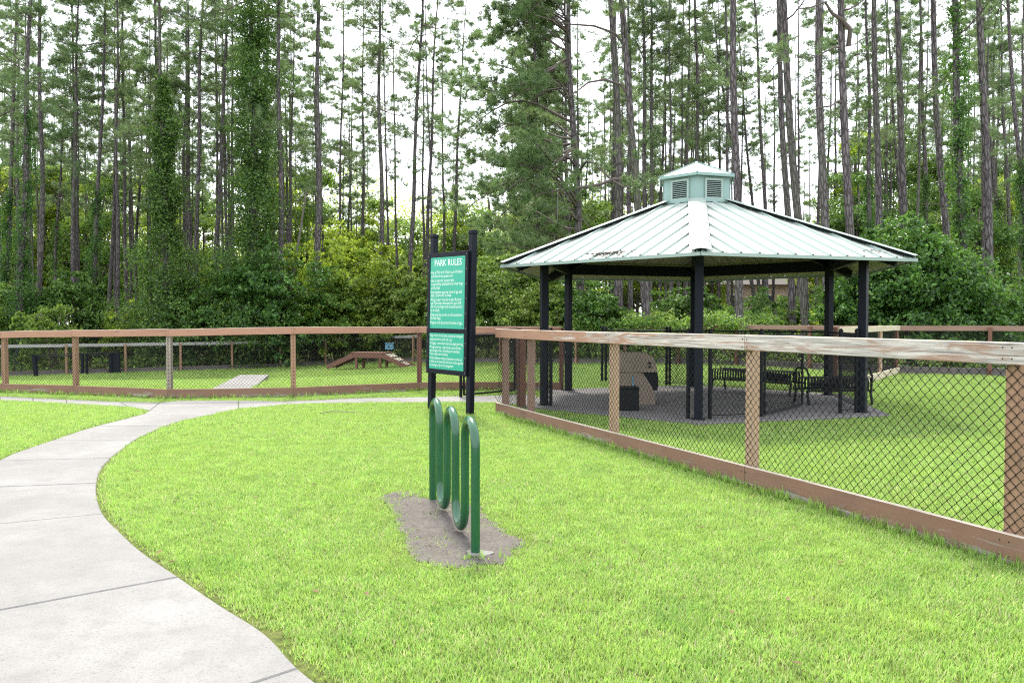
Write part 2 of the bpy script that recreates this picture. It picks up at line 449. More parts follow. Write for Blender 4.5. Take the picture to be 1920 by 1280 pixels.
for i in range(8):
    poly = [crom(j, t) for j in range(EK[i], EK[i+1]) for t in (0, .25, .5, .75)]+[JR[i+1], JL[i+1]]
    if i == 5: poly += [gp(25, 852)]
    if i == 6: poly += [gp(155, 807.5)]
    poly += [JL[i]]
    slabs.append([tuple(p.xy) for p in poly])
strip = [((-180, 735), (-180, 741)), ((-60, 741), (-60, 747)), ((0, 744), (0, 751)), ((62, 747), (62, 754)), ((125, 750), (125, 757.5)), ((225, 754.5), (240, 763.5)), ((300, 755.5), (280, 771))]
for (a, b), (c, d) in zip(strip, strip[1:]): slabs.append(px_poly([b, d, c, a]))
slabs.append(px_poly([(280, 771), (268, 778), (385, 781), (447, 767), (447, 752), (400, 752), (337, 752.5), (300, 755.5)]))
strip = [((447, 752), (447, 767)), ((530, 753.5), (548, 759)), ((600, 751), (625, 757)), ((662, 748), (700, 756)), ((728, 746.5), (760, 755.5)), ((795, 745.5), (820, 755)), ((862, 744), (880, 755)), ((928, 742.5), (935, 756)), ((1005, 739), (1008, 763))]
for (a, b), (c, d) in zip(strip, strip[1:]): slabs.append(px_poly([b, d, c, a]))
def inset(poly, g):
    c = np.mean(poly, 0); n = len(poly); P = [np.array(p) for p in poly]
    ar = sum(P[i][0]*P[(i+1) % n][1]-P[(i+1) % n][0]*P[i][1] for i in range(n))
    if ar < 0: P = P[::-1]
    o = []
    for i in range(n):
        a, b, d = P[i-1], P[i], P[(i+1) % n]
        e1 = (b-a)/max(np.linalg.norm(b-a), 1e-6); e2 = (d-b)/max(np.linalg.norm(d-b), 1e-6)
        n1 = np.array([-e1[1], e1[0]]); n2 = np.array([-e2[1], e2[0]]); m_ = n1+n2; l = np.linalg.norm(m_)
        m_ = m_/l if l > .2 else n1
        o.append(tuple(b+m_*g/max(.4, m_@n1)))
    return o
walk = empty('sidewalk', (0, 0, 0), 0, 'pale concrete sidewalk curving through the lawn', None, None, 'structure')
for k, s_ in enumerate(slabs):
    p = inset(s_, .005); q = inset(s_, .013); z = .014+.003*random.random()
    n = len(p); mb = MB(); mb.fixn = True
    mb.add([(x, y, -.08) for x, y in p]+[(x, y, z-.008) for x, y in p]+[(x, y, z) for x, y in q],
           [tuple(range(n))[::-1]]+[(i, (i+1) % n, n+(i+1) % n, n+i) for i in range(n)]+[(n+i, n+(i+1) % n, 2*n+(i+1) % n, 2*n+i) for i in range(n)]+[tuple(range(2*n, 3*n))])
    mb.build('path_slab', M['concrete'], walk)
ps = MB(); inner = [tuple(gt(x, y)) for x, y in ((392, 731), (422, 720), (450, 714), (504, 713.3), (474, 729), (462, 733), (400, 734))]
ip = [(p[0], p[1]) for p in inner]; ps.prism(ip, -.08, .012)
tag(ps.build('paddock_path', M['concrete']), 'short pale path behind the long left fence', kind='structure')

# bare dirt under the bike rack
dirt_px = [(708, 932), (742, 920), (790, 924), (812, 936), (850, 938), (898, 950), (925, 975), (972, 1012), (978, 1025), (940, 1060), (872, 1066), (808, 1062), (770, 1040), (748, 1000), (735, 962)]
DIRT = px_poly(dirt_px)
def dirt():
    P = []
    n = len(DIRT)
    for i in range(n):
        a = Vector(DIRT[i]); b = Vector(DIRT[(i+1) % n])
        for t in np.linspace(0, 1, 10, endpoint=False):
            p = a.lerp(b, t); q = Vector((mnoise.noise(Vector((p.x*9, p.y*9, 0))), mnoise.noise(Vector((p.x*9, p.y*9, 5)))))*.07
            P.append(p+q)
    PA = np.array([tuple(p) for p in P]); lo, hi = PA.min(0), PA.max(0); st = .014
    gx = np.arange(lo[0], hi[0], st); gy = np.arange(lo[1], hi[1], st); q_ = np.random.default_rng(9)
    X, Y = np.meshgrid(gx, gy); X = X+q_.uniform(-.3, .3, X.shape)*st; Y = Y+q_.uniform(-.3, .3, Y.shape)*st
    pts_ = np.stack([X.ravel(), Y.ravel()], 1); ins_ = inside(pts_, [tuple(p) for p in PA]); dd_ = dist_poly(pts_, [tuple(p) for p in PA])
    Z = np.array([mnoise.noise(Vector((a*7, b*7, 1)))*.012+mnoise.noise(Vector((a*38, b*38, 2)))*.007+max(0, mnoise.noise(Vector((a*70, b*70, 4))))*.012 for a, b in pts_])
    Z = np.where(ins_, .002+.006*np.clip(dd_/.08, 0, 1)+(Z+.006)*np.clip(dd_/.06, 0, 1), 0); nx = len(gx); Fc = []
    for j in range(len(gy)-1):
        for i in range(nx-1):
            k = j*nx+i
            if ins_[k] and ins_[k+1] and ins_[k+nx] and ins_[k+nx+1]: Fc.append((k, k+1, k+nx+1, k+nx))
    mb = MB(); mb.add([(a, b, c) for (a, b), c in zip(pts_, Z)], Fc); o = mb.build('dirt_patch', M['dirt'], smooth=True, ang=180)
    tag(o, 'worn patch of bare soil under the green rack', kind='structure')
    return [tuple(p) for p in P]
DIRTE = dirt()

# gazebo layout
GC = Vector((3.42, 14.62)); GA = [R(-102.2+60*k) for k in range(6)]
def gz(r, k): return Vector((GC.x+r*math.cos(GA[k % 6]), GC.y+r*math.sin(GA[k % 6])))
GSLAB = [tuple(gz(3.42, k)) for k in range(6)]
GH = .05

# ------------------------------------------------------------------ grass
def tuft(name, nb, rad, L0, L1, wd, seed):
    r = np.random.default_rng(seed); V = []; T = []
    for b in range(nb):
        a = r.uniform(0, 2*math.pi); rr = rad*math.sqrt(r.uniform(0, 1)); x, y = rr*math.cos(a), rr*math.sin(a)
        L = r.uniform(L0, L1); az = r.uniform(0, 2*math.pi); lean = r.uniform(.15, 1.0); w2 = wd*r.uniform(.7, 1.3)/2
        dx, dy = math.cos(az), math.sin(az); sx, sy = -dy, dx
        m = len(V)
        for t, ww in ((0, 1), (.5, .95), (1, 0)):
            h = L*(t-.25*lean*t*t); o = L*lean*(.35*t+.45*t*t)
            p = np.array([x+dx*o, y+dy*o, h])
            if ww: V += [p-np.array([sx, sy, 0])*w2*ww, p+np.array([sx, sy, 0])*w2*ww]
            else: V.append(p)
        T += [(m, m+1, m+3), (m, m+3, m+2), (m+2, m+3, m+4)]
    me = np_mesh(name, np.array(V), np.array(T), M['grass'])
    return me
def grass_mat():
    m = NM('grass_blades', .5, .3)
    g = m.n.new('ShaderNodeNewGeometry'); isl = g.outputs['Random Per Island']
    c = m.ramp(isl, [(0, (.03, .10, .02)), (.12, (.08, .21, .03)), (.35, (.155, .325, .06)), (.72, (.265, .41, .09)), (.88, (.34, .48, .14)), (.93, (.48, .45, .24)), (1, (.60, .55, .40))])
    v = m.n.new('ShaderNodeNewGeometry').outputs['Position']
    n1 = m.noise(v, .8, 5, .65); n2 = m.noise(v, 5.0, 4, .7)
    c = m.mix(m.math('MULTIPLY', m.ramp(n1, [(.42, (0, 0, 0)), (.66, (1, 1, 1))]), .5), c, (.29, .42, .08))
    n3 = m.noise(v, 1.9, 5, .7, .6)
    c = m.mix(m.math('MULTIPLY', m.ramp(n3, [(.56, (0, 0, 0)), (.70, (1, 1, 1))]), .28), c, (.38, .38, .13))
    c = m.mix(m.math('MULTIPLY', m.ramp(n3, [(.30, (1, 1, 1)), (.43, (0, 0, 0))]), .5), c, (.09, .24, .04))
    hs = m.n.new('ShaderNodeHueSaturation'); m.l(m.math('ADD', m.math('MULTIPLY', n2, 1.3), .38), hs.inputs['Value']); m.l(c, hs.inputs['Color'])
    m.color(hs.outputs[0])
    tr = m.n.new('ShaderNodeBsdfTranslucent'); m.l(m.mix(.4, hs.outputs[0], (.38, .58, .09)), tr.inputs[0])
    ms = m.n.new('ShaderNodeMixShader'); ms.inputs[0].default_value = .42
    m.l(m.b.outputs[0], ms.inputs[1]); m.l(tr.outputs[0], ms.inputs[2]); m.l(ms.outputs[0], m.out.inputs[0])
    return m.mat
M['grass'] = grass_mat()
hidden = bpy.data.collections.new('grass_tufts')     # tuft shapes, only reached through the scatter
def gn_scatter(name, P, rot, scl, meshes, label, tilt=None):
    me = bpy.data.meshes.new(name); me.vertices.add(len(P)); me.vertices.foreach_set('co', np.ascontiguousarray(P, np.float32).ravel())
    at = me.attributes.new('rz', 'FLOAT', 'POINT'); at.data.foreach_set('value', rot.astype(np.float32))
    at = me.attributes.new('sc', 'FLOAT', 'POINT'); at.data.foreach_set('value', scl.astype(np.float32))
    o = link(name, me); tag(o, label, kind='stuff')
    cc = bpy.data.collections.new(name+'_shapes')
    for i, m_ in enumerate(meshes): cc.objects.link(bpy.data.objects.new(f'{name}_shape', m_))
    g = bpy.data.node_groups.new(name, 'GeometryNodeTree')
    g.interface.new_socket('Geometry', in_out='INPUT', socket_type='NodeSocketGeometry'); g.interface.new_socket('Geometry', in_out='OUTPUT', socket_type='NodeSocketGeometry')
    gi = g.nodes.new('NodeGroupInput'); go = g.nodes.new('NodeGroupOutput')
    iop = g.nodes.new('GeometryNodeInstanceOnPoints'); ci = g.nodes.new('GeometryNodeCollectionInfo')
    ci.inputs['Collection'].default_value = cc; ci.inputs['Separate Children'].default_value = True; ci.inputs['Reset Children'].default_value = True
    iop.inputs['Pick Instance'].default_value = True
    na = g.nodes.new('GeometryNodeInputNamedAttribute'); na.data_type = 'FLOAT'; na.inputs[0].default_value = 'rz'
    nb = g.nodes.new('GeometryNodeInputNamedAttribute'); nb.data_type = 'FLOAT'; nb.inputs[0].default_value = 'sc'
    cx = g.nodes.new('ShaderNodeCombineXYZ'); g.links.new(na.outputs[0], cx.inputs[2])
    g.links.new(gi.outputs[0], iop.inputs['Points']); g.links.new(ci.outputs[0], iop.inputs['Instance'])
    g.links.new(cx.outputs[0], iop.inputs['Rotation']); g.links.new(nb.outputs[0], iop.inputs['Scale']); g.links.new(iop.outputs[0], go.inputs[0])
    md = o.modifiers.new('scatter', 'NODES'); md.node_group = g
    return o
def grass():
    r = RNG; allP = []; allS = []
    for y0, y1, dens, sc_ in ((1.2, 6, 980, 1.0), (6, 10, 720, 1.1), (10, 18, 400, 1.3), (18, 30, 90, 1.75), (30, 46, 40, 2.3)):
        A = 0; hw = .72*y1+2.0
        n = int(dens*(y1-y0)*2*hw)
        x = r.uniform(-hw, hw, n); y = r.uniform(y0, y1, n)
        k = np.abs(x) < .72*y+2.0; x, y = x[k], y[k]
        k = y < lawn_limit(x)-.1; x, y = x[k], y[k]
        P = np.stack([x, y], 1); ok = np.ones(len(P), bool)
        if y1 <= 18:
            for s_ in slabs:
                xs = [p[0] for p in s_]; ys = [p[1] for p in s_]
                near = (x > min(xs)-.1) & (x < max(xs)+.1) & (y > min(ys)-.1) & (y < max(ys)+.1) & ok
                i = np.where(near)[0]
                if len(i):
                    b = inside(P[i], s_) | (dist_poly(P[i], s_) < .045+.03*r.random(len(i))*(y[i] < 9)); ok[i[b]] = False
            i = np.where((np.abs(x+.3) < 2) & (y < 8))[0]
            if len(i):
                ins = inside(P[i], DIRTE); dd = dist_poly(P[i], DIRTE)
                pr = np.where(ins, np.clip(1.0-dd*7, .03, 1)*.8, 1.0); ok[i[r.random(len(i)) > pr]] = False
        g = inside(P, GSLAB) | (dist_poly(P, GSLAB) < .04); ok &= ~g
        if y0 >= 10: ok &= ~inside(P, ip)
        # thin spots
        x, y = x[ok], y[ok]
        allP.append(np.stack([x, y, H(x, y)-.004], 1)); 
        s = sc_*r.uniform(.75, 1.2, len(x))
        # shorter trodden grass round the dirt, longer along the right fence foot
        dd = dist_poly(np.stack([x, y], 1), DIRTE); s *= np.where(dd < .15, .75, 1)
        allS.append(s)
    P = np.concatenate(allP); S = np.concatenate(allS)
    meshes = [tuft(f'tuft{i}', 17, .07, .018, .052, .0044, 40+i) for i in range(5)]
    gn_scatter('lawn_grass', P, r.uniform(0, 6.283, len(P)), S, meshes, 'bright green short grass covering the lawns')
    print('tufts', len(P))
grass()
# longer fringe of grass along fence feet and path edges
def fringe(lines, name, label, dens=60, L=(.05, .13), wd=.008, spread=.05):
    r = np.random.default_rng(5); P = []
    for a, b in lines:
        a = np.array(a[:2]); b = np.array(b[:2]); L_ = np.linalg.norm(b-a); n = int(L_*dens)
        t = r.random(n); q = a+(b-a)*t[:, None]+r.normal(0, spread, (n, 2)); P.append(q)
    P = np.concatenate(P); z = H(P[:, 0], P[:, 1])
    gn_scatter(name, np.stack([P[:, 0], P[:, 1], z], 1), r.uniform(0, 6.28, len(P)), r.uniform(.6, 1.2, len(P)), [tuft(name+str(i), 7, .03, L[0], L[1], wd, 70+i) for i in range(3)], label)

# ------------------------------------------------------------------ chain link
def chain_mesh(name, L, h, rad, sides, mat, D=.071):
    p = D/2; nw = int(L/p); npt = int(h/p)+1; V = []; T = []
    j = np.arange(npt); ang = np.arange(sides)*2*math.pi/sides
    ox = np.cos(ang)*rad*1.35; oy = np.sin(ang)*rad
    base = []
    ringT = []
    for i in range(npt-1):
        for k in range(sides):
            a, b = i*sides+k, i*sides+(k+1) % sides; c, d = a+sides, b+sides
            ringT += [(a, b, d), (a, d, c)]
    ringT = np.array(ringT)
    for w_ in range(nw):
        x = w_*p+((j+w_) % 2)*p*1.04-.02*p; z = j*p; y = np.where((j+w_) % 2, .0022, -.0022)
        v = np.stack([x[:, None]+ox, y[:, None]+oy, z[:, None]+0*ox], -1).reshape(-1, 3)
        T.append(ringT+len(V)*npt*sides); V.append(v)
    me = np_mesh(name, np.concatenate(V), np.concatenate(T), mat, smooth=True)
    return me, nw*p, (npt-1)*p
CH = {}
def chain(parent, org, a, b, z0, z1, kind='near'):
    L = math.hypot(b[0]-a[0], b[1]-a[1]); h = z1-z0
    spec = {'near': (.0027, 4, M['wire']), 'mid': (.0027, 3, M['wire']), 'far': (.0022, 3, M['gwire'])}[kind]
    key = (kind, round(L/.142))
    if key not in CH:
        CH[key] = chain_mesh('chain_link', max(.14, round(L/.142)*.142), 1.12, *spec)
    me, l0, h0 = CH[key]
    o = link('chain_link_mesh', me, parent, (a[0]-org[0], a[1]-org[1], z0-org[2]), (0, 0, math.atan2(b[1]-a[1], b[0]-a[0])))
    o.scale = (L/l0, 1, h/h0); o['kind'] = 'stuff'
    return o

def board(parent, org, a, b, z0, z1, th, mat, name, side=0, top=None, za=0, zb=0, over=0):
    """plank from a to b (2D), between heights; side shifts it along the left normal. za/zb: ground height at the ends"""
    a = Vector((a[0], a[1])); b = Vector((b[0], b[1])); d = b-a; L = d.length; u = d/L
    mb = MB(); n = max(1, int(L/.3)); c = .005
    # chamfered section swept with a little warp
    sec = [(-th/2, z0+c), (-th/2, z1-c), (-th/2+c, z1), (th/2-c, z1), (th/2, z1-c), (th/2, z0+c), (th/2-c, z0), (-th/2+c, z0)]
    V = []
    ph = random.random()*9
    for i in range(n+1):
        t = i/n; x = -over+(L+2*over)*t; wz = .0035*math.sin(ph+t*5); wy = .002*math.sin(ph*2+t*4)
        for (y, z) in sec: V.append((x, y+side+wy, z+wz+za+(zb-za)*t))
    m = 8; Fc = []; mi = []
    for i in range(n):
        for k in range(m): Fc.append((i*m+k, i*m+(k+1) % m, (i+1)*m+(k+1) % m, (i+1)*m+k)); mi.append(1 if (k in (1, 2, 3) and top is not None) else 0)
    Fc += [tuple(range(m)), tuple(n*m+k for k in range(m))[::-1]]; mi += [0, 0]
    mb.add(V, Fc); mb.m = mi; mb.fixn = True
    me = mb.mesh(name, [mat, top] if top is not None else [mat])
    return link(name, me, parent, (a.x-org[0], a.y-org[1], -org[2]), (0, 0, math.atan2(d.y, d.x)))
def post(parent, org, p, z0, z1, s, mat, rz, name='fence_post'):
    mb = MB(); mb.cbox(z0, z1, -s/2, s/2, -s/2, s/2, .006)         # built lying, so the grain follows its length
    me = mb.mesh(name, mat)
    o = link(name, me, parent, (p[0]-org[0], p[1]-org[1], -org[2]))
    o.rotation_euler = (Matrix.Rotation(rz, 4, 'Z') @ Matrix.Rotation(-math.pi/2, 4, 'Y')).to_euler()
    return o

def nails(parent, org, p, u, nrm, zs, off=.018):
    for z in zs:
        for s in (-.03, .03):
            mb = MB(); c = Vector((p[0]+u[0]*s, p[1]+u[1]*s, z)); n3 = Vector((nrm[0], nrm[1], 0))
            mb.tube([c-n3*.002, c+n3*.002], .0055, 6)
            mb.build('nail', M['nail'], parent, org)

# right fence ----------------------------------------------------------
A = gp(929, 777).xy; B = gp(1920, 1069).xy
U = (B-A).normalized(); Nn = Vector((-U.y, U.x))          # points away from the camera side
if Nn.x < 0: Nn = -Nn
def on_line(px, off=.096):
    A_ = A+Nn*off; k = (px-960)/F; # x = k*y'
    # camera depth ~ y (small pitch)
    t = (k*A_.y-A_.x)/(U.x-k*U.y); return A+U*t
fr = empty('timber_mesh_fence', (A.x, A.y, 0), 0, 'low timber fence with black chain link and peeling top rail, right of the rack', 'fence')
org = (A.x, A.y, 0)
pp = [on_line(p) for p in (948, 996, 1152, 1412)]; pp.append(on_line(1909)); pp.append(pp[-1]+U*2.4); pp.append(pp[-1]+U*2.4)
lf = 1 if (Vector((-U.y, U.x))-Nn).length < .01 else -1     # side sign: +1 if left normal is the far side
rz = math.atan2(U.y, U.x)
pmats = ['post_pink', 'post_pink', 'post_tan', 'post_tan', 'post_orange', 'post_tan', 'post_tan']  # first two posts in lighter brown-pink, their lit look put into the colour
for p, mm in zip(pp, pmats):
    c = p+Nn*(.038+.012+.046)
    post(fr, org, c, -.05, 1.30 if mm != 'x' else 1.3, .092, M[mm], rz)
b1 = pp[3]; b2 = pp[5]
segs = [(A, b1, 'rail_part'), (b1, b2, 'rail_bare'), (b2, b2+U*4.8, 'rail_part')]
for a, b, mm in segs:
    board(fr, org, a+U*.002, b-U*.002, 1.25, 1.39, .038, M[mm], 'top_rail', side=lf*.019, top=M['board_top'])
bb = [A, on_line(1398, 0), b2+U*.05, b2+U*4.9]
for a, b in zip(bb, bb[1:]):
    board(fr, org, a+U*.002, b-U*.002, -.02, .20, .038, M['board_red'], 'kick_board', side=lf*.019, top=M['board_top'])
board(fr, org, A+Nn*.12, b1+Nn*.12, 1.27, 1.37, .03, M['post_red'], 'inner_rail', side=0)
for i in range(len(pp)-1):
    a = (A if i == 0 else pp[i])+Nn*.043; b = pp[i+1]+Nn*.043
    chain(fr, org, a, b, .16, 1.30, 'near')
for p in pp: nails(fr, org, p-Nn*.001, U, -Nn, (1.285, 1.355)); nails(fr, org, p-Nn*.001, U, -Nn, (.06, .15))
# short return to the gazebo
rp = [Vector((.16, 13.62)), gz(3.0, 5)+Vector((-.1, .05))]
rt = empty('return_fence', (rp[0].x, rp[0].y, 0), 0, 'short brown return fence between the corner of the near right fence and the gazebo', 'fence'); o2 = (rp[0].x, rp[0].y, 0)
post(rt, o2, rp[0], -.05, 1.38, .13, M['post_red'], .3)
board(rt, o2, A+Nn*.1+U*.1, rp[0], 1.26, 1.40, .038, M['post_red'], 'top_rail')
board(rt, o2, rp[0], rp[1], 1.26, 1.40, .038, M['rail_red'], 'top_rail')
chain(rt, o2, rp[0], rp[1], .05, 1.28, 'mid'); chain(rt, o2, A+Nn*.1+U*.1, rp[0], .05, 1.28, 'mid')

# left fence ------------------------------------------------------------
lp = [gp(-250, 724).xy, gp(-125, 731).xy, gp(3, 737.5).xy, gp(136, 741.5).xy, gp(314, 749.5).xy, gp(551, 746).xy, gp(788, 734).xy, Vector((.1, 16.9)), Vector((1.05, 16.75))]
lz = [1.26, 1.28, 1.30, 1.335, 1.365, 1.40, 1.40, 1.40, 1.40]
lm_ = ['post_orange', 'post_orange', 'post_orange', 'post_orange', 'post_grey', 'post_orange', 'post_red', 'post_red', 'post_red']
flft = empty('timber_mesh_fence', (lp[4].x, lp[4].y, 0), 0, 'long brown timber fence with chain link left of the park rules sign', 'fence'); o3 = (lp[4].x, lp[4].y, 0)
for i, p in enumerate(lp):
    q = lp[min(i+1, len(lp)-1)]-lp[max(i-1, 0)]; u = q.normalized(); n = Vector((-u.y, u.x))
    post(flft, o3, p+n*.09, -.05, lz[i]-.03, .092, M[lm_[i]], math.atan2(u.y, u.x))
    nails(flft, o3, p-n*.001, u, -n, (lz[i]-.10, lz[i]-.04))
for i in range(len(lp)-1):
    a, b = lp[i], lp[i+1]; u = (b-a).normalized(); n = Vector((-u.y, u.x))
    board(flft, o3, a, b-u*.003, -.14, 0, .038, M['rail_red'], 'top_rail', side=.019, top=M['board_top'], za=lz[i], zb=lz[i+1])
    board(flft, o3, a, b-u*.004, -.02, .205, .038, M['board_red'], 'kick_board', side=.019, top=M['board_red'])
    chain(flft, o3, a+n*.043, b+n*.043, .16, min(lz[i], lz[i+1])-.10, 'mid')

# rear fence -------------------------------------------------------------
rf = empty('timber_mesh_fence', (-7.9, 43, hz(-7.9, 43)), 0, 'far timber fence with grey rail and kick board running along the edge of the woods', 'fence'); o4 = (-7.9, 43, hz(-7.9, 43))
pts = []
for (a, b) in zip(REAR[:-1], REAR[1:]):
    a = Vector(a); b = Vector(b); n = max(1, round((b-a).length/2.44))
    for i in range(n): pts.append(a.lerp(b, i/n))
pts.append(Vector(REAR[-1]))
for i, p in enumerate(pts):
    z = hz(p.x, p.y); q = pts[min(i+1, len(pts)-1)]-pts[max(i-1, 0)]
    post(rf, o4, p+Vector((0, -.02)), z-.05, z+1.36, .092, M['post_orange' if p.x < 3 else 'post_red'], math.atan2(q.y, q.x))
for a, b in zip(pts, pts[1:]):
    za, zb = hz(a.x, a.y), hz(b.x, b.y); left = a.x < -2
    board(rf, o4, a, b, 1.24, 1.38, .038, M['grey_rail' if left else 'post_pink'], 'top_rail', side=.07, za=za, zb=zb)
    board(rf, o4, a, b, -.05, .22, .038, M['grey_board'], 'kick_board', side=.07, za=za, zb=zb)
    c_ = chain(rf, o4, a, b, (za+zb)/2+.1, (za+zb)/2+1.25, 'far'); 
    c_.rotation_euler = (0, -math.atan2(zb-za, (b-a).length), math.atan2((b-a).y, (b-a).x))
# pale new side fence from gazebo to rear fence
np_ = [Vector((6.85, 16.6)), Vector((8.25, 18.6)), Vector((9.63, 20.5)), Vector((11.0, 22.4))]
nf = empty('timber_mesh_fence', (np_[0].x, np_[0].y, 0), 0, 'pale unpainted timber side fence running from the gazebo to the far fence', 'fence'); o5 = (np_[0].x, np_[0].y, 0)
for i, p in enumerate(np_[:-1]):
    post(nf, o5, p, -.05, 1.39, .10, M['post_red' if i == 0 else 'post_tan'], .96)
for a, b in zip(np_, np_[1:]):
    board(nf, o5, a, b, 1.25, 1.39, .038, M['new_rail'], 'top_rail', side=-.065); board(nf, o5, a, b, .0, .2, .038, M['new_rail'], 'kick_board', side=-.065)
    chain(nf, o5, a, b, .15, 1.27, 'mid')

# gate in the left fence line ----------------------------------------------
def steel_post(parent, org, p, h, r=.03, name='steel_post', z0=0):
    mb = MB(); n = 10
    P = Vector((p[0], p[1], z0)); mb.tube([P, P+Vector((0, 0, h))], r, n)
    zz = [0, .02, .045, .06]; rr = [r*1.25, r*1.25, r*.9, r*.2]
    mb.tube([P+Vector((0, 0, h-.02+z)) for z in zz], rr, n)
    return mb.build(name, M['black'], parent, org)
def leaf_gate(a, b, z0, z1, label, base=0, kind='mid', name='chain_link_gate'):
    g = empty(name, (a[0], a[1], base), 0, label, 'gate'); og = (a[0], a[1], base)
    mb = MB(); a3 = Vector((a[0], a[1], 0)); b3 = Vector((b[0], b[1], 0)); zz = Vector((0, 0, 1))
    c = .08
    P = [a3+zz*z0, a3+zz*z1, b3+zz*z1, b3+zz*z0]
    for i in range(4): mb.tube([P[i], P[(i+1) % 4]], .02, 8)
    mb.build('gate_frame', M['black'], g, og)
    chain(g, og, a, b, z0+.01, z1-.01, kind)
    hb = MB(); 
    for z in (z0+.15, z1-.15): hb.box(a[0]-.05, a[0]+.03, a[1]-.03, a[1]+.03, z-.03, z+.03)
    hb.build('hinge', M['black'], g, og)
    return g
gpo = gp(864, 745.5)
g1 = leaf_gate((gpo.x+.06, gpo.y+.03), (.05, 16.55), .06, 1.23, 'black chain link gate standing open beside the park rules sign')
steel_post(g1, (gpo.x+.06, gpo.y+.03, 0), (gpo.x, gpo.y), 1.36, name='hinge_post')

FL = [(A+U*t-Nn*.03, A+U*(t+1)-Nn*.03) for t in range(0, 9)]
fringe([(a, b) for a, b in FL], 'fence_foot_grass', 'longer grass blades along the foot of the near timber fence', 70, (.05, .13), .006, .02)
fringe([(lp[i]-Vector((0, .05)), lp[i+1]-Vector((0, .05))) for i in range(len(lp)-2)], 'fence_foot_grass', 'longer grass along the foot of the long left fence', 40, (.06, .14), .009, .04)
fringe([(gp(540, 744).xy, gp(565, 743).xy)], 'weed_clump', 'tall weeds round a post of the long left fence', 130, (.15, .34), .010, .06)
fringe([(gp(870, 1046).xy, gp(935, 1048).xy), (gp(800, 930).xy, gp(850, 940).xy), (gp(745, 935).xy, gp(800, 925).xy)], 'dirt_weeds', 'thin yellowish weeds at the feet of the bike rack', 60, (.03, .08), .005, .05)
# ------------------------------------------------------------------ gazebo
gzb = empty('gazebo', (GC.x, GC.y, 0), 0, 'open hexagonal gazebo with pale mint metal roof, louvred cupola and black posts', 'gazebo'); og = (GC.x, GC.y, 0)
RE, ZE, RC, ZC = 3.78, 2.47, .70, 3.63
mb = MB(); n6 = 6
for (r0, z0) in (): pass
sp = [tuple(gz(3.42, k)) for k in range(6)]; sq = [tuple(gz(3.405, k)) for k in range(6)]
mb.add([(x, y, -.1) for x, y in sp]+[(x, y, GH-.012) for x, y in sp]+[(x, y, GH) for x, y in sq],
       [tuple(range(6))[::-1]]+[(i, (i+1) % 6, 6+(i+1) % 6, 6+i) for i in range(6)]+[(6+i, 6+(i+1) % 6, 12+(i+1) % 6, 12+i) for i in range(6)]+[tuple(range(12, 18))])
mb.fixn = True; mb.build('floor_slab', M['slab'], gzb, og)
for k in range(6):
    c = gz(3.0, k); Mx = Matrix.Translation((c.x, c.y, 0)) @ Matrix.Rotation(GA[k], 4, 'Z')
    mb = MB(); mb.cbox(-.063, .063, -.063, .063, GH, 2.62, .008, Mx); mb.cbox(-.10, .10, -.10, .10, GH, GH+.015, .004, Mx)
    mb.build('post', M['post'], gzb, og)
for k in range(6):
    a = gz(3.0, k); b = gz(3.0, k+1); d = (b-a).normalized(); mb = MB()
    mb.bar((a.x+d.x*.08, a.y+d.y*.08, 2.61), (b.x-d.x*.08, b.y-d.y*.08, 2.61), .09, .22); mb.build('ring_beam', M['post'], gzb, og)
def zr(r): return ZE+(RE-r)*(ZC-ZE)/(RE-RC)
for k in range(6):
    a = gz(.35, k); b = gz(3.5, k); mb = MB(); mb.bar((a.x, a.y, zr(.35)-.13), (b.x, b.y, zr(3.5)-.13), .09, .16); mb.build('hip_rafter', M['post'], gzb, og)
SQ3 = math.sqrt(3)/2
